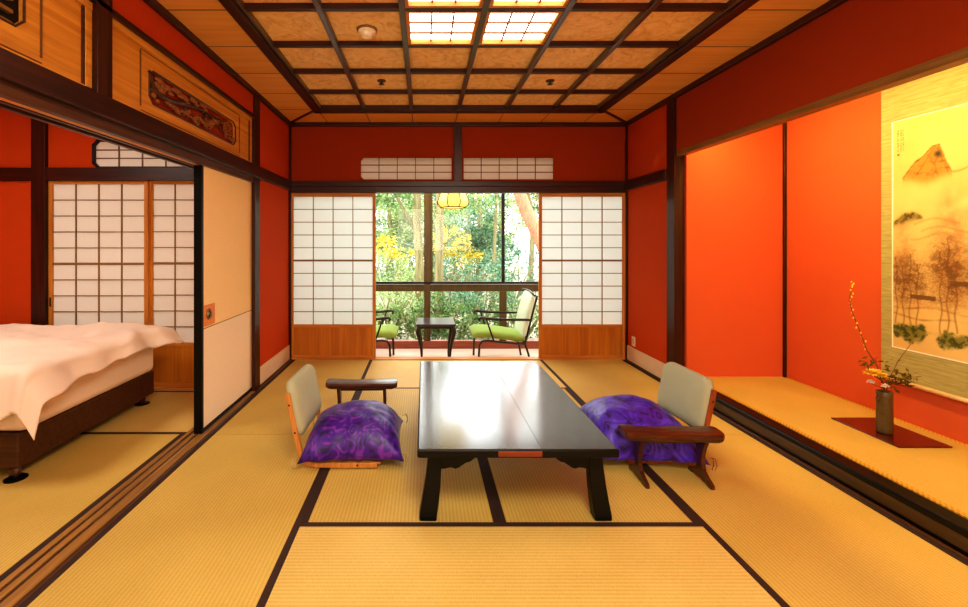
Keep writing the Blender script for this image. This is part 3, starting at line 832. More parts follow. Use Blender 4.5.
floor_chair('legless floor chair with sage padded back and reddish wood frame, beside the alcove', (1.60, 2.735, .001), math.radians(182), 'chairwood_red')

# ------------------------------------------------------------------ zabuton cushions
def cushion(label, loc, rz, mat_, hw, hd, th, cordmat, seed, tilt=0.0):
    t = thing('floor_cushion', label, 'cushion', loc, rz, group='patterned cushions on the floor chairs')
    m_ = MB()
    def surf(sgn):
        def fn(u, v):
            a, b_ = 2 * u - 1, 2 * v - 1
            pinx = 1 - .10 * (1 - b_ * b_) ** 1.0 * 0 - .085 * (1 - abs(b_) ** 2.2) * abs(a) ** 3
            piny = 1 - .085 * (1 - abs(a) ** 2.2) * abs(b_) ** 3
            x, y = hw * a * pinx, hd * b_ * piny
            e = (max(0, 1 - abs(a) ** 2.6) * max(0, 1 - abs(b_) ** 2.6)) ** .55
            w = noise.noise(Vector((x * 5 + seed, y * 5, 0))) * .10 + noise.noise(Vector((x * 14 + seed, y * 14, 3))) * .035
            rad = math.sqrt(a * a + b_ * b_)
            wr = .006 * math.sin(math.atan2(b_, a) * 18 + seed) * max(0, rad - .45) * min(1, e * 4)
            z = (th * e * (.78 if sgn > 0 else .22) * (1 + w)) * sgn + wr
            corner = (abs(a) * abs(b_)) ** 3
            base = th * .15
            lift = -corner * .02 + tilt * (a) * .05
            return (x, y, max(.003, base + z + lift))
        return fn
    n = 44
    m_.grid(surf(1), n, n)
    base = len(m_.v)
    m_.grid(surf(-1), n, n)
    for i in range(len(m_.f) // 2, len(m_.f)): m_.f[i] = tuple(reversed(m_.f[i]))
    o = m_.build('cushion_cover', mat_, t, smooth=True)
    md = o.modifiers.new('weld', 'WELD'); md.merge_threshold = .0008
    rnd = random.Random(seed)
    for sx in (-1, 1):
        for sy in (-1, 1):
            x, y = hw * sx, hd * sy
            z = th * .15 + .02
            tl = MB()
            for q in range(3):
                dx, dy = rnd.uniform(.005, .03) * sx, rnd.uniform(.0, .02) * sy
                dr = min(z - .002, .10)
                tl.tube([(x * .985, y * .985, z), (x + dx * .6, y + dy, z + .004), (x + dx, y + dy * 1.4, z - dr * .5), (x + dx * .8 + rnd.uniform(-.006, .006), y + dy, z - dr)], .0013, 5)
            tl.build('tassel', cordmat, t)
    return t
cushion('plump violet patterned floor cushion on the pale wood floor chair', (-.42, 2.68, .036), math.radians(3), M['pur_l'], .295, .275, .245, M['cordm'], 5)
cushion('plump indigo patterned floor cushion on the reddish floor chair', (1.275, 2.68, .036), math.radians(-4), M['pur_r'], .310, .290, .280, M['cordd'], 11)

# ------------------------------------------------------------------ armrests
def armrest(label, loc, rz):
    t = thing('wooden_armrest', label, 'armrest', loc, rz, group='carved armrests by the floor chairs')
    top = MB(); n = 28
    rows = []
    for i in range(n + 1):
        u = -1 + 2 * i / n
        x = .256 * u
        w = .066 * (1 - .10 * math.cos(u * PI) * .5) * (1 if abs(u) < .93 else (1 - .25 * (abs(u) - .93) / .07))
        zt = .262 + .006 * abs(u) ** 3
        zb = .224 + .012 * max(0, abs(u) - .85) / .15
        sec = [(-w, zb + .008), (-w * .9, zb), (w * .9, zb), (w, zb + .008), (w, zt - .012), (w * .88, zt - .002), (w * .4, zt + .003), (-w * .4, zt + .003), (-w * .88, zt - .002), (-w, zt - .012)]
        for (y, z) in sec: top.v.append((x, y + .004 * math.sin(u * 6), z))
    k = 10
    for i in range(n):
        for j in range(k):
            q = (j + 1) % k; top.f.append((i * k + j, i * k + q, (i + 1) * k + q, (i + 1) * k + j))
    top.f.append(tuple(reversed(range(k)))); e = n * k; top.f.append(tuple(range(e, e + k)))
    top.build('arm_pad', M['armwood'], t, smooth=False)
    for s in (-1, 1):
        # flat sawn plank leg in the y-z plane, waisted, on a sled foot
        out = [(-.105, 0), (-.075, .0), (-.06, .012), (.06, .012), (.075, 0), (.105, 0), (.10, .022), (.06, .04), (.03, .062), (.020, .10), (.024, .14), (.036, .18), (.052, .212), (.055, .228),
               (-.055, .228), (-.052, .212), (-.036, .18), (-.024, .14), (-.020, .10), (-.03, .062), (-.06, .04), (-.10, .022)]
        lg = MB().prism(out, 'X', s * .165 - .011, s * .165 + .011)
        lg.build('leg', M['armwood'], t, bevel=.003)
    MB().box(-.155, .155, -.01, .01, .195, .224).build('stretcher', M['armwood'], t, bevel=.003)
    return t
armrest('carved wooden armrest standing beyond the violet cushion', (-.45, 3.17, 0), math.radians(1))
armrest('carved wooden armrest standing in front of the indigo cushion', (1.325, 2.345, 0), math.radians(-2))

# ------------------------------------------------------------------ bed
bd = thing('bed_base', 'dark wooden bed base on short legs with floor discs', 'bed base', (-3.2, 2.9, 0))
W(bd).box(-4.25, -2.17, 2.325, 3.50, .062, .245).build('base_box', M['bedwood'], bevel=.01)
for (x, y) in ((-2.19, 2.345), (-2.21, 3.43), (-4.2, 2.40), (-4.2, 3.43)):
    l = W(bd).lathe([(.014, 0.006), (.026, .062)], (x - .01, y, 0), 14).build('leg', M['bedwood'], smooth=True)
    W(bd).lathe([(.052, 0.001), (.052, .005), (.03, .009)], (x - .01, y, 0), 20).build('floor_disc', M['black'], l)
mt = MB()
mt.box(-4.24, -2.15, 2.335, 3.49, .245, .545)
mo = tag(mt.build('mattress', M['sheet'], bevel=.05), 'cream mattress between the dark base and the duvet', 'mattress')
mo.modifiers['bevel'].segments = 5
def bendf(d, r=.05, slope=.12):
    """horizontal travel and drop for cloth distance d past an edge"""
    if d <= 0: return d, 0.0
    q = r * PI / 2
    if d < q: return r * math.sin(d / r), r * (1 - math.cos(d / r))
    return r + (d - q) * slope, r + (d - q) * math.sqrt(1 - slope ** 2)
def duvet_fn(u, v):
    # u along bed (0 head .. 1 foot), v across (0 near .. 1 far)
    yn_, yf_ = 2.345, 3.46
    dn = .31
    q = -dn + v * (dn + (yf_ - yn_) + .06)        # distance from near edge inward
    end = .205 + .075 * (1 - v) ** 1.5 + .05 * noise.noise(Vector((v * 3, 1, 0))) - .02 * v
    p = -1.95 * (1 - u) + end * u                  # distance beyond foot edge
    hx_, dx_ = bendf(p, .07, .42)
    if q < 0: hy_, dy_ = bendf(-q, .07, .16); y = yn_ - hy_
    else: y, dy_ = yn_ + q, 0
    if v > .93: dy_ += (v - .93) * .5
    x = -2.135 + hx_
    if v > .8: x += (v - .8) * .5 * max(0, (u - .8) / .2)
    top = .615 + .035 * noise.noise(Vector((x * 1.7, y * 2.2, 4))) + .022 * noise.noise(Vector((x * 5, y * 4, 9))) + .014 * noise.noise(Vector((x * 9 + y * 5, y * 8 - x * 4, 2))) + .007 * abs(noise.noise(Vector((x * 12 - y * 10, y * 5 + x * 7, 5))))
    # long creases
    top += .010 * math.sin(x * 4 + y * 9 + 2 * noise.noise(Vector((x, y, 0)))) * (1 if p < 0 else .4)
    z = top - dx_ * (.72 if v > .3 else .72 + (.3 - v) * .6) - dy_ * (1.0 - .36 * min(1, max(0, p + .05) / .2))
    fold = .016 * math.sin(x * 16 + 3 * noise.noise(Vector((x * 3, 0, 7)))) * min(1, max(0, -q) / .15)
    y -= abs(fold)
    x += .012 * math.sin(y * 19) * min(1, max(0, p) / .12)
    return (x, y, max(.2, z))
dv = MB().grid(duvet_fn, 130, 90)
du = tag(dv.build('duvet', M['duvet'], smooth=True), 'puffy white duvet draped over the mattress in the bedroom', 'duvet')
md = du.modifiers.new('solid', 'SOLIDIFY'); md.thickness = .02; md.offset = -1

# ------------------------------------------------------------------ veranda shell and window
vw = MB().box(-1.70, -1.60, YB + .09, 6.02, -.3, 2.6)
tag(vw.build('wall_veranda_left', M['cream_wall']), 'cream end wall of the veranda', 'wall', kind='structure')
tag(MB().box(2.5, 2.6, YB + .09, 6.02, -.3, 2.6).build('wall_veranda_right', M['cream_wall']), 'cream end wall of the veranda behind the armchair', 'wall', kind='structure')
tag(MB().box(-1.7, 2.6, YB + .09, 6.1, 2.42, 2.6).build('ceiling_veranda', M['ceil_board']), 'boarded ceiling of the veranda', 'ceiling', kind='structure')
YW = 5.90
w1 = bpy.data.objects.new('window_1', None); COL.objects.link(w1); w1.location = (.45, YW, ZE)
tag(w1, 'wide garden window with brown frame behind the veranda', 'window', kind='structure')
W(w1).box(-1.6, 2.5, YW - .01, YW + .07, ZE, -.065).build('bottom_rail', M['curb'], bevel=.008)
W(w1).box(-1.6, 2.5, YW + .0, YW + .06, .606, .700).build('transom_rail', M['alu'], bevel=.004)
W(w1).box(-1.6, 2.5, YW - .012, YW + .03, .706, .738).build('sash_rail', M['gunmetal'], bevel=.003)
W(w1).box(-1.6, 2.5, YW + .0, YW + .06, 2.15, 2.45).build('head_rail', M['alu'], bevel=.004)
for xm0, xm1 in ((-1.03, -.94), (0.0, .089), (2.06, 2.15)):
    W(w1).box(xm0, xm1, YW - .008, YW + .06, -.065, 2.3).build('mullion', M['alu'], bevel=.004)
W(w1).box(1.026, 1.12, YW - .008, YW + .06, -.065, .606).build('mullion', M['alu'], bevel=.004)
W(w1).box(1.053, 1.094, YW - .008, YW + .03, .738, 2.2).build('sash_stile', M['gunmetal'], bevel=.003)
W(w1).box(1.046, 1.060, YW - .018, YW - .006, 1.10, 1.14).build('sash_latch', M['gunmetal'], bevel=.002)
W(w1).box(.089, .118, YW, YW + .03, .738, 2.2).build('sash_stile', M['alu'], bevel=.003)
for xa_, xb_ in ((-1.6, -1.03), (-.94, 0), (.118, 1.053), (1.094, 2.06), (2.15, 2.5)):
    W(w1).box(xa_, xb_, YW + .018, YW + .022, .738, 2.16).build('pane', M['glass'])
for xa_, xb_ in ((-1.6, -1.03), (-.94, 0), (.089, 1.026), (1.12, 2.06), (2.15, 2.5)):
    W(w1).box(xa_, xb_, YW + .018, YW + .022, -.065, .606).build('pane', M['glass'])

# pendant lamp
pl_ = thing('pendant_lamp', 'yellow paper pendant lamp with dark ribs hanging in the veranda', 'lamp', (.355, 5.35, 1.70))
prof = [(.155, 0), (.195, .035), (.20, .07), (.165, .17), (.14, .20)]
n8 = 8
sh = MB()
for (r, z) in prof:
    for k in range(n8):
        a = 2 * PI * (k + .5) / n8; sh.v.append((r * math.cos(a), r * math.sin(a), z))
for i in range(len(prof) - 1):
    for k in range(n8):
        j = (k + 1) % n8; sh.f.append((i * n8 + k, i * n8 + j, (i + 1) * n8 + j, (i + 1) * n8 + k))
sh.f.append(tuple(reversed(range(n8))))
sh.build('lamp_shade', M['lamp'], pl_)
rb = MB()
for k in range(n8):
    a = 2 * PI * (k + .5) / n8
    rb.tube([(r * 1.01 * math.cos(a), r * 1.01 * math.sin(a), z) for r, z in prof], .006, 6)
for (r, z) in (prof[0], prof[-1]):
    rb.tube([(r * 1.01 * math.cos(2 * PI * (k + .5) / n8), r * 1.01 * math.sin(2 * PI * (k + .5) / n8), z) for k in range(n8 + 1)], .007, 6)
rb.build('rib', M['gunmetal'], pl_)
MB().tube([(0, 0, .2), (0, 0, .72)], .005, 6).build('cord', M['gunmetal'], pl_)

# veranda armchairs. local: faces -x, seat front at x=0, near side is y=-.26
def armchair(label, loc, mirror):
    t = thing('armchair', label, 'armchair', loc, 0, group='veranda armchairs')
    s = -1 if mirror else 1
    X = lambda p: (p[0] * s, p[1], p[2])
    for sy in (-1, 1):
        y = sy * .26
        MB().tube([X(p) for p in [(.06, y * .96, 0), (.065, y, .16), (.072, y, .25), (.10, y, .292), (.16, y, .30), (.30, y, .285), (.50, y, .262), (.60, y, .262)]], .013, 8).build('leg', M['darkframe'], t, smooth=True)
        MB().tube([X(p) for p in [(.665, y * .95, 0), (.64, y, .14), (.60, y, .262), (.625, y, .36), (.685, y, .60), (.735, y, .79), (.742, y, .82)]], .013, 8).build('back_leg', M['darkframe'], t, smooth=True)
        MB().tube([X(p) for p in [(.075, y, .525), (.065, y, .545), (.085, y, .565), (.13, y, .560), (.25, y, .548), (.45, y, .542), (.655, y, .54)]], [.012, .014, .016, .017, .017, .016, .014], 8).build('arm', M['darkframe'], t, smooth=True)
        MB().tube([X(p) for p in [(.15, y, .555), (.18, y, .46), (.215, y, .36), (.235, y, .30), (.22, y, .285)]], .010, 8).build('arm_support', M['darkframe'], t, smooth=True)
    MB().tube([X(p) for p in [(.72, -.275, .815), (.69, -.26, .84), (.70, -.1, .855), (.70, .1, .855), (.69, .26, .84), (.72, .275, .815)]], .011, 8).build('top_bar', M['darkframe'], t, smooth=True)
    MB().tube([X(p) for p in [(.60, -.26, .262), (.60, .26, .262)]], .011, 8).build('cross_bar', M['darkframe'], t, smooth=True)
    def pad(path, th, wy, name, mat_):
        m_ = MB(); n = len(path); ring = 16
        for i, (x, z, k) in enumerate(path):
            a = path[max(0, i - 1)]; b_ = path[min(n - 1, i + 1)]
            d = Vector((b_[0] - a[0], b_[1] - a[1])).normalized(); nn = Vector((-d.y, d.x))
            for j in range(ring):
                an = 2 * PI * j / ring
                cy = math.copysign(abs(math.cos(an)) ** .35, math.cos(an)); cz = math.copysign(abs(math.sin(an)) ** .7, math.sin(an))
                m_.v.append(X((x + nn.x * cz * th * k, cy * wy, z + nn.y * cz * th * k)))
        for i in range(n - 1):
            for j in range(ring):
                q = (j + 1) % ring; m_.f.append((i * ring + j, i * ring + q, (i + 1) * ring + q, (i + 1) * ring + j))
        m_.f.append(tuple(reversed(range(ring)))); e = (n - 1) * ring; m_.f.append(tuple(range(e, e + ring)))
        o = m_.build(name, mat_, t, smooth=True); return o
    pad([(.0, .33, .35), (.012, .345, .75), (.06, .362, 1), (.2, .36, 1), (.4, .335, 1), (.56, .31, .95), (.61, .30, .5)], .05, .235, 'seat_cushion', M['green_pad'])
    pad([(.585, .33, .5), (.60, .36, .9), (.625, .48, 1), (.66, .62, 1), (.70, .76, .95), (.715, .82, .6), (.718, .835, .25)], .04, .235, 'back_cushion', M['white_pad'])
    return t
armchair('green and white veranda armchair with bronze frame, facing the small table', (.575, 5.32, ZE), False)
armchair('green seated veranda armchair mostly hidden behind the paper screen', (-.33, 5.32, ZE), True)
# small table
st = thing('side_table', 'small dark table with curved legs standing between the veranda armchairs', 'table', (.14, 5.28, ZE))
MB().box(-.23, .23, -.23, .23, .462, .490).build('tabletop', M['side_top'], st, bevel=.008)
MB().box(-.20, .20, -.20, .20, .43, .462).build('apron', M['darkframe'], st, bevel=.004)
for sx in (-1, 1):
    for sy in (-1, 1):
        MB().tube([(sx * a, sy * a, z) for a, z in ((.168, 0), (.164, .06), (.172, .18), (.196, .32), (.212, .40), (.205, .44), (.195, .462))], [.012, .012, .015, .021, .026, .024, .018], 8).build('leg', M['darkframe'], st, smooth=True)

# ------------------------------------------------------------------ alcove: scroll, vase, flowers
def build_painting(root, xp):
    y_l, y_r, z_t, z_b = 2.88, 2.03, 2.065, .587
    nu, nv = 190, 330
    ys = np.linspace(y_l, y_r, nu + 1); zs = np.linspace(z_b, z_t, nv + 1)
    Yg, Zg = np.meshgrid(ys, zs)
    U = y_l - Yg          # metres from the far (left in view) edge
    V = Zg
    base = np.array([226, 196, 130.]); img = np.ones(Yg.shape + (3,)) * base
    rs = np.random.RandomState(4)
    def fbm(sx, sz, seed):
        rr = np.random.RandomState(seed); w = rr.randn(*Yg.shape)
        du = (y_l - y_r) / nu; dz = (z_t - z_b) / nv
        fu = np.fft.fftfreq(nu + 1, du)[None, :] * 6.28; fz = np.fft.fftfreq(nv + 1, dz)[:, None] * 6.28
        k = np.sqrt((fu / sx) ** 2 + (fz / sz) ** 2)
        r = np.fft.ifft2(np.fft.fft2(w) / (1 + k ** 2) ** 1.1).real
        return r / r.std() * .45
    def blend(mask, c):
        mask = np.clip(mask, 0, 1)[..., None]
        img[:] = img * (1 - mask) + np.array(c, float) * mask
    n1 = fbm(40, 40, 1); n2 = fbm(120, 120, 9); n3 = fbm(14, 90, 33)
    blend(.18 * np.clip(fbm(8, 9, 50) + .1, 0, 1) * 2, (200, 160, 90))
    def sm(x, w): return 1 / (1 + np.exp(-x / w))
    # mountain
    xs = [.055, .09, .125, .16, .20, .225, .258, .272, .29, .32]; hs = [1.685, 1.73, 1.775, 1.80, 1.838, 1.864, 1.868, 1.82, 1.765, 1.69]
    ridge = np.interp(U, xs, hs, left=0, right=0) + n2 * .006
    low = 1.66 + .018 * np.sin(U * 25)
    mt_ = sm(ridge - V, .004) * sm(V - low, .012)
    blend(mt_ * .8, (176, 122, 50))
    blend(mt_ * np.clip(n3 + n2 * .6, 0, 1) * .6, (110, 76, 36))
    for (xa_, za_, xb_, zb_) in ((.235, 1.86, .14, 1.70), (.25, 1.85, .30, 1.69), (.21, 1.80, .25, 1.68), (.255, 1.80, .20, 1.69)):
        t = np.clip(((U - xa_) * (xb_ - xa_) + (V - za_) * (zb_ - za_)) / ((xb_ - xa_) ** 2 + (zb_ - za_) ** 2), 0, 1)
        d = np.hypot(U - xa_ - t * (xb_ - xa_) + n2 * .008, V - za_ - t * (zb_ - za_))
        blend(np.exp(-(d / .004) ** 2) * .35, (84, 58, 34))
    blend(np.exp(-((ridge - V) / .004) ** 2) * (ridge > 1) * .7, (90, 60, 32))
    blend(np.exp(-(np.hypot(U - .25, V - 1.81) / .02) ** 2), (70, 62, 44))
    # far ridge line to the other side, a low hill, a second range
    blend(np.exp(-((V - (1.74 + .05 * np.sin(U * 14))) / .006) ** 2) * (U > .32) * .5, (150, 110, 60))
    hill = np.interp(U, [0, .05, .11, .17], [1.40, 1.455, 1.47, 1.43], right=0) + n2 * .006
    hm = sm(hill - V, .004) * sm(V - (1.385 + U * .25), .008) * (U < .18)
    blend(hm * .85, (112, 104, 48)); blend(hm * np.clip(n2 * 3, 0, 1) * .6, (60, 60, 34))
    for (u0, u1, v0) in ((.12, .36, 1.40), (.16, .42, 1.35), (.10, .30, 1.31), (.45, .8, 1.45), (.5, .8, 1.3)):
        blend(np.exp(-((V - v0 + .02 * np.sin(U * 20 + v0 * 9)) / .007) ** 2) * (U > u0) * (U < u1) * .32, (160, 122, 60))
    # misty reddish tree masses
    for (u0, v0, su, sv, c, a) in ((.06, 1.22, .05, .22, (150, 96, 60), .30), (.32, 1.25, .08, .30, (150, 92, 60), .32), (.6, 1.3, .1, .3, (150, 100, 60), .3)):
        blend(np.exp(-((U - u0) / su) ** 2 - ((V - v0) / sv) ** 2) * a * (1.1 + n1), c)
    # huts and banks
    for (u0, v0) in ((.17, .93), (.38, 1.03), (.6, .95)):
        w = (np.abs(U - u0) < .07) & (np.abs(V - v0) < .014 + .0 * U); blend(w * .75, (86, 60, 40))
        w = (np.abs(U - u0) < .055) & (V < v0 - .012) & (V > v0 - .07); blend(w * .5, (222, 170, 110))
    for v0 in (.86, .80, .72, 1.07, 1.12):
        blend(np.exp(-((V - v0 + .012 * np.sin(U * 18 + v0 * 30)) / .006) ** 2) * .45 * (.6 + n1), (140, 92, 50))
    # trees: trunk strokes with branching twigs
    for (u0, v0, h, sp) in ((.02, .74, .44, .05), (.06, .72, .40, .05), (.10, .70, .50, .07), (.14, .72, .42, .06), (.265, .72, .50, .07), (.30, .70, .60, .09), (.34, .74, .42, .07), (.47, .74, .5, .1), (.6, .7, .62, .1), (.75, .75, .5, .09)):
        d = np.abs(U - u0 - .006 * np.sin(V * 30 + u0 * 50))
        blend(np.exp(-(d / .0042) ** 2) * (V > v0) * (V < v0 + h) * .55, (112, 70, 38))
        for q in range(46):
            vb = v0 + h * rs.uniform(.35, 1.0); l = sp * rs.uniform(.4, 1) * (1.15 - (vb - v0) / h * .6); sg = rs.choice([-1, 1]); slp = rs.uniform(-.2, 1.3)
            t = (U - u0) * sg / l
            dd = np.abs(V - vb - t * l * slp - .006 * np.sin(t * 9 + vb * 70))
            blend(np.exp(-(dd / .003) ** 2) * (t > 0) * (t < 1) * .20, (104, 66, 36))
        sel = np.exp(-((U - u0) / sp) ** 2 - ((V - v0 - h * .72) / (h * .28)) ** 2)
        blend(sel * np.clip(n2 * 1.6 + n3 * n1, 0, 1) * .45, (100, 70, 38)); blend(sel * (rs.rand(*U.shape) > .72) * .5, (84, 58, 32)); blend(sel * .22, (150, 100, 60))
    for (u0, v0, r) in ((.035, .70, .045), (.10, .69, .055), (.15, .71, .045), (.30, .69, .05), (.36, .70, .04), (.55, .7, .06)):
        g = sm(r - np.hypot(U - u0, (V - v0) * 1.0) + n2 * .01, .004)
        blend(g * .8, (110, 112, 48)); blend(g * np.clip(n2 * 3, 0, 1) * .6, (54, 60, 30))
    # small column of brush writing and a seal
    for (cu, v1) in ((.030, 2.0), (.045, 2.0), (.060, 2.0)):
        for q in range(9):
            vv = v1 - .016 * q; w = (np.abs(U - cu) < .0045) & (np.abs(V - vv) < .005) & (rs.rand(*U.shape) > .35); blend(w * .55, (110, 80, 50))
    blend(((np.abs(U - .03) < .007) & (np.abs(V - 1.845) < .007)) * .8, (180, 60, 30))
    # edge line
    img = np.clip(img, 0, 255) / 255.0
    linc = np.where(img <= .04045, img / 12.92, ((img + .055) / 1.055) ** 2.4)
    l = root.location
    verts = np.stack([np.full(Yg.size, xp - l.x), Yg.ravel() - l.y, Zg.ravel() - l.z], 1)
    faces = []
    for j in range(nv):
        b0 = j * (nu + 1)
        for i in range(nu): faces.append((b0 + i, b0 + i + 1, b0 + nu + 2 + i, b0 + nu + 1 + i))
    me = bpy.data.meshes.new('painting'); me.from_pydata(verts.tolist(), [], faces)
    ca = me.color_attributes.new('paint', 'FLOAT_COLOR', 'POINT')
    c4 = np.concatenate([linc.reshape(-1, 3), np.ones((Yg.size, 1))], 1)
    ca.data.foreach_set('color', c4.ravel().astype(np.float32))
    me.materials.append(vcol('painted_paper'))
    o = bpy.data.objects.new('painting', me); COL.objects.link(o); o.parent = root
    return o
sc = thing('hanging_scroll', 'tall hanging scroll with a mountain and tree landscape on the alcove wall', 'scroll', (XT - .02, 2.455, .36))
W(sc).box(XT - .012, XT - .008, 1.95, 2.957, .37, 2.50).build('silk_mount', M['silk'])
build_painting(sc, XT - .0135)
ln = W(sc)
for (a, b_, c_, d_) in ((2.03 - .008, 2.888, .579, .587), (2.03 - .008, 2.888, 2.065, 2.071), (2.88, 2.888, .587, 2.065), (2.022, 2.03, .587, 2.065)):
    ln.box(XT - .0138, XT - .012, a, b_, c_, d_)
ln.build('border_line', M['petal_w'])
W(sc).tube([(XT - .022, 1.95, .368), (XT - .022, 2.957, .368)], .014, 12).build('roller', M['plastic'], smooth=True)
W(sc).tube([(XT - .012, 1.95, 2.50), (XT - .012, 2.957, 2.50)], .008, 8).build('top_rod', M['sill_dark'], smooth=True)

tag(MB().box(2.68, 2.985, 2.455, 2.865, .113, .121).build('lacquer_board', M['board'], bevel=.002), 'oxblood lacquered board lying on the alcove mat under the vase', 'display board')
vc = (2.79, 2.635, .121)
vs = thing('flower_vase', 'tall bronze brown cylindrical vase on the lacquered board', 'vase', vc)
MB().lathe([(.034, 0), (.038, .008), (.039, .03), (.037, .14), (.036, .21), (.038, .248), (.035, .252), (.031, .248), (.031, .05)], (0, 0, 0), 32).build('vase_body', M['vase'], vs, smooth=True)
hd = MB()
hd.tube([(-.036, 0, .19), (-.05, 0, .195), (-.052, 0, .215), (-.037, 0, .225)], .003, 6).build('vase_lug', M['vase'], vs, smooth=True)
def flower(name, label, cat, pts, r, parts):
    o = thing(name, label, cat, vc)
    MB().tube(pts, r, 6).build('stem', M['twig'], o, smooth=True)
    parts(o)
    return o
rn = random.Random(12)
def mum(o, c, r, mat_, nm='petal'):
    m_ = MB()
    for k in range(70):
        a = rn.uniform(0, 2 * PI); e = rn.uniform(-.25, 1.2); l = r * rn.uniform(.75, 1)
        d = Vector((math.cos(a) * math.cos(e), math.sin(a) * math.cos(e), math.sin(e) * .7)); s_ = d.cross(Vector((0, 0, 1)))
        if s_.length < .01: s_ = Vector((1, 0, 0))
        s_ = s_.normalized() * r * .16; C = Vector(c)
        p0, p1, p2 = C + d * r * .1, C + d * l * .65 + Vector((0, 0, .003)), C + d * l
        m_.v += [tuple(p0 - s_ * .4), tuple(p0 + s_ * .4), tuple(p1 + s_), tuple(p1 - s_), tuple(p2)]
        n = len(m_.v) - 5; m_.f += [(n, n + 1, n + 2, n + 3), (n + 3, n + 2, n + 4)]
    m_.build(nm, mat_, o)
def leafset(o, pts, n, size, spread, mat_, name='leaf'):
    m_ = MB()
    for k in range(n):
        p = Vector(rn.choice(pts)) + Vector([rn.gauss(0, spread) for _ in range(3)])
        d = Vector((rn.uniform(-1, 1), rn.uniform(-1, 1), rn.uniform(-.3, .8))).normalized(); s_ = d.cross(Vector((rn.uniform(-1, 1), rn.uniform(-1, 1), 1))).normalized()
        l = size * rn.uniform(.6, 1.2)
        m_.quad(tuple(p), tuple(p + d * l * .5 + s_ * l * .2), tuple(p + d * l), tuple(p + d * l * .5 - s_ * l * .2))
    m_.build(name, mat_, o)
Z0 = .262
flower('chrysanthemum', 'yellow chrysanthemum blooming above the vase rim', 'flower', [(0, 0, .1), (-.01, -.01, Z0), (-.04, -.03, .32), (-.10, -.03, .36)], .0045,
       lambda o: (mum(o, (-.105, -.03, .365), .05, M['petal_y']), mum(o, (-.075, -.06, .36), .036, M['petal_y']), mum(o, (-.06, -.01, .37), .034, M['petal_y'])))
for k, (c, lab) in enumerate((((-.115, -.03, .315), 'small white blossom farthest out from the vase'), ((-.06, -.06, .300), 'small white blossom close below the yellow chrysanthemum'))):
    flower('white_blossom', lab, 'flower', [(-.01, 0, .2), (-.03, -.01, Z0 + .015), (c[0], c[1], c[2] - .008)], .0018, lambda o: mum(o, c, .026, M['petal_w']))
# tall bud branch
bp = [(0, 0, .12), (-.005, 0, Z0), (-.035, .01, .40), (-.09, .02, .50), (-.125, .02, .60), (-.165, .03, .72), (-.185, .03, .80), (-.17, .03, .88), (-.165, .03, .92)]
def buds(o):
    for i in range(3, len(bp) - 1):
        a, b_ = Vector(bp[i]), Vector(bp[i + 1])
        for q in range(4):
            p = a.lerp(b_, q / 4) + Vector((rn.uniform(-.008, .008), rn.uniform(-.008, .008), 0))
            MB().blob(tuple(p), (.0042, .0042, .007), 7, 5).build('bud', M['petal_y'], o, smooth=True)
flower('bud_branch', 'tall curved twig with pale yellow buds rising from the vase', 'branch', bp, [.003] * 4 + [.0022] * 3 + [.0015] * 2, buds)
sp_pts = [(.03, 0, .31), (.06, .0, .33), (.09, -.01, .335), (.02, -.02, .34), (.0, .01, .37), (.11, -.02, .31), (-.03, .02, .41), (.05, 0, .29), (-.10, .02, .41), (.14, -.02, .33)]
flower('leafy_sprig', 'dark leafy sprig spreading over the vase rim toward the scroll', 'foliage', [(0, 0, .15), (.01, 0, Z0), (.05, 0, .32), (.13, -.02, .33)], .003,
       lambda o: leafset(o, sp_pts, 150, .040, .018, M['sprig'], 'foliage'))
flower('red_twig', 'thin reddish twig reaching up in front of the scroll', 'branch', [(0, 0, .2), (.03, 0, .33), (.08, .0, .43), (.13, 0, .50), (.17, 0, .55)], [.0045, .0022, .002, .0016, .001],
       lambda o: leafset(o, [(.08, 0, .43), (.12, 0, .49), (.155, 0, .53), (.17, 0, .55)], 12, .02, .008, M['sprig'], 'foliage'))

# ------------------------------------------------------------------ garden
tag(MB().box(-14, 16, 6.02, 34, -.75, -.6).build('garden_ground', M['ground']), 'pale raked garden ground outside the window', 'ground', kind='structure')
def leafmesh(root, blobs, n, size, mat_, name='foliage', seed=1):
    """leaves in clustered puffs on ellipsoids"""
    rnd = random.Random(seed); m_ = MB()
    puffs = []
    for (c, r) in blobs:
        for _ in range(26):
            while True:
                p = Vector((rnd.uniform(-1, 1), rnd.uniform(-1, 1), rnd.uniform(-1, 1)))
                if .3 < p.length < 1: break
            puffs.append((Vector((c[0] + p.x * r[0], c[1] + p.y * r[1], c[2] + p.z * r[2])), .22 * (r[0] + r[1] + r[2]) / 3))
    for k in range(n):
        c, r = rnd.choice(puffs)
        p = c + Vector((rnd.gauss(0, r * .6), rnd.gauss(0, r * .6), rnd.gauss(0, r * .45)))
        d = Vector((rnd.gauss(0, 1), rnd.gauss(0, 1), rnd.gauss(0, .6))).normalized()
        s_ = d.cross(Vector((rnd.gauss(0, .6), rnd.gauss(0, .6), 1))).normalized()
        l = size * rnd.uniform(.6, 1.3)
        m_.quad(tuple(p), tuple(p + d * l * .5 + s_ * l * .28), tuple(p + d * l), tuple(p + d * l * .5 - s_ * l * .28))
    return m_.build(name, mat_, root)
def tree(name, label, loc, trunk, rad, blobs, n, size, lm, bm='bark', seed=1, branches=()):
    t = thing(name, label, 'tree', loc, group='trees in the garden')
    m_ = MB().tube(trunk, rad, 10)
    for br, r in branches: m_.tube(br, r, 6)
    m_.build('trunk', M[bm], t, smooth=True)
    leafmesh(t, blobs, n, size, M[lm], seed=seed)
    return t
def at(px, Y): return (px - VX) / F * Y
G0 = -.6
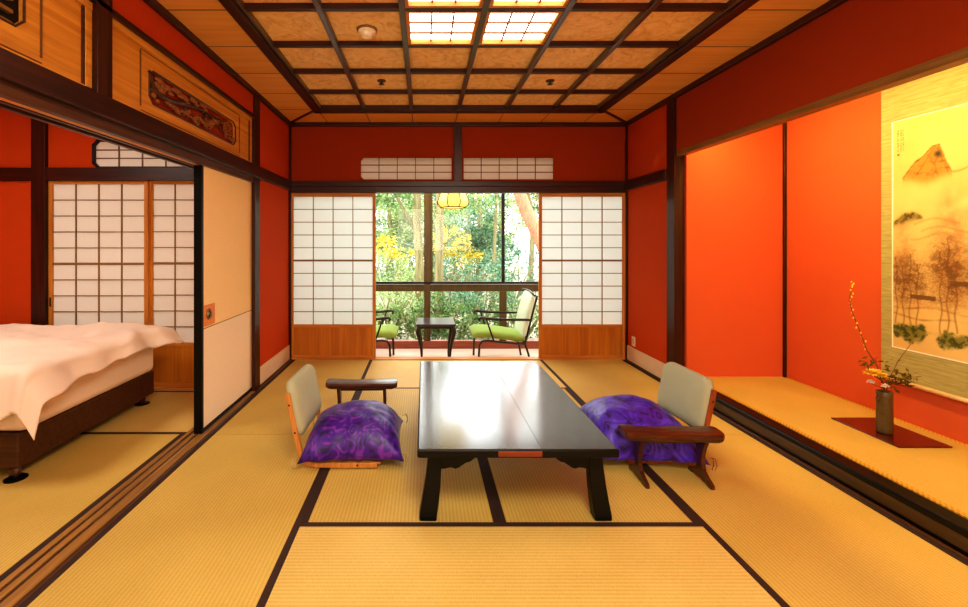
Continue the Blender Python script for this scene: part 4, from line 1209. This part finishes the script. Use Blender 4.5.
# two pale trunks
tree('tall_tree', 'tall pale trunked tree seen through the pane beside the hidden armchair', (at(419, 10.5), 10.5, G0), [(0, 0, 0), (.02, 0, 1.2), (-.05, 0, 2.4), (0, 0, 4.8), (.05, 0, 6.9)], [.13, .11, .10, .08, .05],
     [((.2, 0, 6.6), (1.8, 1.3, .9)), ((-.7, .3, 3.0), (.8, .6, .45)), ((.5, .3, 7.2), (1.2, 1.2, .8))], 2400, .11, 'leaf_g', seed=2,
     branches=[([(0, 0, 2.0), (-.5, .1, 2.9), (-.9, .2, 3.5)], [.06, .04, .02])])
tree('tall_tree', 'slender mossy trunk just beside the window mullion under the lamp', (at(439, 9.3), 9.3, G0), [(0, 0, 0), (0, 0, 1.2), (.02, 0, 2.6), (-.03, 0, 4.4), (0, 0, 6.2)], [.105, .095, .09, .07, .04],
     [((.0, 0, 6.2), (1.2, 1.0, .8)), ((.3, .5, 2.9), (.55, .5, .35))], 1500, .11, 'leaf_b', seed=3)
tree('red_pine', 'leaning red pine with a thick curved trunk in the garden', (at(563, 8.4), 8.4, G0), [(0.3, 0, 0), (.02, 0, .9), (-.35, 0, 1.75), (-.72, 0, 2.5), (-.98, 0, 3.2), (-1.05, .1, 4.6), (-.9, .2, 6.0)], [.19, .16, .135, .12, .115, .10, .06],
     [((-1.2, .2, 6.0), (1.3, 1.0, .6)), ((-.2, .6, 5.9), (1.1, 1.0, .6)), ((.9, .5, 4.6), (.9, .8, .5))], 2200, .12, 'leaf_g', bm='redbark', seed=4,
     branches=[([(-.95, 0, 3.1), (-.3, .1, 3.3), (.4, .3, 3.9), (.7, .4, 4.4)], [.06, .05, .04, .02])])
tree('thin_tree', 'thin leaning trunk standing behind the round shrubs', (at(492, 11.5), 11.5, G0), [(0, 0, 0), (.05, 0, 1.4), (.12, 0, 3.0), (.1, 0, 4.4)], [.05, .045, .04, .02],
     [((0.1, 0, 4.2), (1.3, 1.0, .7)), ((-.6, 0, 3.0), (.8, .6, .6))], 1400, .11, 'leaf_lg', seed=5)
tree('thin_tree', 'thin dark tree at the edge of the view beside the red pine', (at(536, 12), 12, G0), [(.3, 0, 0), (.1, 0, 2.0), (-.25, 0, 3.3), (-.6, 0, 4.6)], [.07, .06, .05, .03],
     [((-.6, 0, 4.6), (1.1, 1.0, .7)), ((.4, .2, 3.2), (.6, .6, .7))], 1300, .11, 'leaf_g', seed=6)
tree('maple_tree', 'yellow autumn maple glowing behind the mossy trunk', (at(455, 13.5), 13.5, G0), [(0, 0, 0), (.05, 0, .8), (-.05, 0, 1.6)], [.08, .07, .04],
     [((-.1, 0, 1.85), (.65, .5, .42)), ((.2, 0, 1.45), (.6, .5, .3))], 1300, .10, 'leaf_y', seed=7)
tree('maple_tree', 'low yellow green maple beyond the pale trunked tree', (at(398, 13.0), 13.0, G0), [(0, 0, 0), (.0, 0, .7), (.05, 0, 1.4)], [.08, .07, .04],
     [((.1, 0, 1.5), (.75, .5, .28)), ((-.4, 0, 1.75), (.4, .4, .3))], 800, .10, 'leaf_y', seed=8)
tree('broadleaf_tree', 'light green broadleaf tree filling the gap between lamp and red pine', (at(478, 14.5), 14.5, G0), [(0, 0, 0), (.1, 0, 2.0), (0, 0, 3.6)], [.13, .1, .06],
     [((0, 0, 2.9), (1.35, .9, .9)), ((-.3, 0, 2.0), (1.0, .7, .5)), ((.5, 0, 1.5), (.9, .8, .6))], 4200, .12, 'leaf_b', seed=9)
tree('broadleaf_tree', 'light green broadleaf tree behind the pane nearest the paper screen', (at(388, 15.5), 15.5, G0), [(0, 0, 0), (.1, 0, 2.0), (0, 0, 3.6)], [.13, .1, .06],
     [((0, 0, 3.3), (1.4, .9, .8)), ((.9, 0, 2.8), (.8, .7, .7)), ((-.3, 0, 2.2), (1.3, .8, .5))], 3800, .12, 'leaf_lg', seed=10)
tree('broadleaf_tree', 'green broadleaf tree far off beyond the mullion', (at(437, 19), 19, G0), [(0, 0, 0), (.1, 0, 2.0), (0, 0, 4.0)], [.15, .12, .07],
     [((0, 0, 3.4), (2.0, 1.2, 1.2)), ((.3, 0, 2.0), (1.6, 1, .8))], 3800, .15, 'leaf_lg', seed=11)
tree('broadleaf_tree', 'pale green tree far beyond the hidden side of the garden', (at(340, 17), 17, G0), [(0, 0, 0), (.1, 0, 2.0), (0, 0, 4.0)], [.15, .12, .07],
     [((0, 0, 3.6), (2.0, 1.2, 1.7))], 2400, .15, 'leaf_g', seed=12)
tree('broadleaf_tree', 'pale plum coloured tree far behind the leaning pine', (at(530, 18), 18, G0), [(0, 0, 0), (.1, 0, 2.0), (0, 0, 3.5)], [.13, .1, .06],
     [((.8, 0, 3.6), (1.2, 1.0, 1.3))], 1500, .13, 'leaf_p', seed=13)
for k, (px, Y, hz, lm_, lab) in enumerate(((300, 24, 3.4, 'leaf_lg', 'tall hazy tree in the far row, at its bedroom end'), (360, 22, 3.2, 'leaf_b', 'hazy tree of the far row seen past the pane by the hidden armchair'), (398, 25, 3.6, 'leaf_lg', 'pale hazy tree of the far row behind the pale trunk'),
        (432, 22, 3.2, 'leaf_g', 'hazy green tree of the far row behind the mullion'), (468, 24, 3.4, 'leaf_b', 'bluish hazy tree of the far row beneath the hanging lamp'), (500, 22, 3.3, 'leaf_lg', 'hazy tree of the far row behind the thin leaning trunk'), (570, 25, 3.5, 'leaf_b', 'hazy tree of the far row at the alcove side'))):
    tree('far_tree', lab, (at(px, Y), Y, G0), [(0, 0, 0), (.1, 0, 2.0), (0, 0, 4.0)], [.16, .13, .08],
         [((0, 0, hz), (2.0, 1.2, 1.9)), ((-.4, 0, 1.8), (1.5, 1, 1.0))], 6000, .16, lm_, seed=40 + k)
def shrub(label, px, Y, r, h, lm, n=2200, seed=1, size=.065):
    t = thing('round_shrub', label, 'shrub', (at(px, Y), Y, G0), group='shrubs in the garden')
    m_ = MB()
    for k in range(7):
        a = 2 * PI * k / 7; m_.tube([(0, 0, 0), (r * .4 * math.cos(a), r * .4 * math.sin(a), h * .45), (r * .7 * math.cos(a + .3), r * .6 * math.sin(a + .3), h * .8)], [.025, .018, .008], 5)
    m_.build('stem', M['bark'], t)
    leafmesh(t, [((0, 0, h * .55), (r, r * .8, h * .48)), ((0, 0, h * .4), (r * .9, r * .7, h * .4))], n, size, M[lm], seed=seed)
shrub('light green shrub just outside the pane behind the hidden armchair', 390, 8.1, .75, 1.15, 'leaf_lg', seed=21)
shrub('mid green shrub filling the lower pane beside the small table', 420, 7.7, .65, 1.0, 'leaf_g', seed=22)
shrub('dense green shrub directly behind the small table', 455, 7.6, .7, 1.05, 'leaf_g', 2600, seed=23)
shrub('tall bluish green shrub behind the facing armchair', 478, 8.6, .85, 1.62, 'leaf_b', 3200, seed=24)
shrub('green shrub at the foot of the leaning red pine', 520, 7.7, .75, 1.05, 'leaf_g', 2400, seed=25)
shrub('light green shrub beyond the window wall at the alcove side', 566, 8.0, .75, 1.2, 'leaf_lg', 1600, seed=26)
shrub('light green mounded shrub in the middle distance under the maples', 398, 11.0, 1.1, 1.72, 'leaf_lg', 2200, seed=27, size=.08)
shrub('green shrub beyond the window wall at the bedroom side', 345, 8.2, .8, 1.2, 'leaf_g', 1600, seed=28)
shrub('tall green shrub in the middle distance hiding the foot of the red pine', 512, 12.2, 1.1, 1.9, 'leaf_b', 2400, seed=31, size=.085)
shrub('broad shrub behind the mullion at the far side of the garden', 428, 14.5, 1.3, 2.1, 'leaf_g', 2800, seed=32, size=.09)
shrub('broad light shrub at the far side of the garden beyond the side table', 476, 15.5, 1.4, 2.1, 'leaf_lg', 2800, seed=33, size=.09)
shrub('broad dim shrub at the far side of the garden beyond the hidden armchair', 382, 15.5, 1.4, 2.0, 'leaf_b', 2800, seed=34, size=.09)
shrub('pale shrub in the middle distance below the yellow maple', 452, 11.6, 1.0, 1.75, 'leaf_b', 1800, seed=29, size=.08)

# ------------------------------------------------------------------ lights
def area(name, loc, size, power, color, rot=(0, 0, 0), size_y=None):
    l = bpy.data.lights.new(name, 'AREA'); l.energy = power; l.color = color; l.size = size
    if size_y: l.shape = 'RECTANGLE'; l.size_y = size_y
    o = bpy.data.objects.new(name, l); COL.objects.link(o); o.location = loc; o.rotation_euler = rot
    return o
area('bedroom_ceiling_lamp', (-3.1, 1.9, 2.55), .7, 38, (1, .91, .80))
area('alcove_strip_lamp', (XR + .13, 2.4, 2.30), .05, 40, (1, .75, .27), (0, math.radians(-35), 0), 2.4)
area('room_fill_near', (.4, .1, 2.5), .9, 74, (1, .92, .78))  # added fill light above the unseen near end, no fixture modelled
area('fill_light_near_wall', (.3, -1.3, 1.7), 2.2, 50, (1, .92, .78), (math.radians(105), 0, 0), 1.4)  # added soft fill behind the camera, not a lamp of the room
area('veranda_daylight_fill', (.45, 5.4, 2.40), 3.6, 60, (1, .97, .93), (0, 0, 0), .7)  # unseen fill added to boost daylight on the veranda floor and paper screens
sun = bpy.data.lights.new('sun', 'SUN'); sun.energy = 2.5; sun.angle = math.radians(3); sun.color = (1, .96, .88)
so = bpy.data.objects.new('sun', sun); COL.objects.link(so); so.rotation_euler = (math.radians(35), math.radians(-25), 0)
so.location = (0, 8, 8)
w = bpy.data.worlds.new('world'); bpy.context.scene.world = w; w.use_nodes = True
bg = w.node_tree.nodes['Background']
tc = w.node_tree.nodes.new('ShaderNodeTexCoord'); sx_ = w.node_tree.nodes.new('ShaderNodeSeparateXYZ'); rp = w.node_tree.nodes.new('ShaderNodeValToRGB')
w.node_tree.links.new(tc.outputs['Generated'], sx_.inputs[0]); w.node_tree.links.new(sx_.outputs['Z'], rp.inputs['Fac'])
for e_, (p_, c_) in zip([rp.color_ramp.elements[0], rp.color_ramp.elements[1], rp.color_ramp.elements.new(.5)], ((.10, (.32, .315, .30, 1)), (.42, (.92, .97, 1, 1)), (.24, (.98, 1, 1, 1)))): e_.position = p_; e_.color = c_
w.node_tree.links.new(rp.outputs['Color'], bg.inputs['Color']); bg.inputs['Strength'].default_value = 8.0

# ------------------------------------------------------------------ camera
cd = bpy.data.cameras.new('camera'); cd.sensor_width = 36; cd.sensor_fit = 'HORIZONTAL'; cd.lens = F / 968 * 36
cd.shift_x = (484 - VX) / 968; cd.shift_y = -(303.5 - VY) / 968; cd.clip_start = .02
co = bpy.data.objects.new('camera', cd); COL.objects.link(co); co.location = (0, 0, CZ); co.rotation_euler = (PI / 2, 0, 0)
S = bpy.context.scene; S.camera = co
S.view_settings.view_transform = 'Standard'; S.view_settings.look = 'Medium High Contrast'; S.view_settings.exposure = -0.13
S.cycles.max_bounces = 10; S.cycles.diffuse_bounces = 6; S.cycles.glossy_bounces = 4; S.cycles.transparent_max_bounces = 12
S.cycles.sample_clamp_indirect = 6.0; S.cycles.use_denoising = True
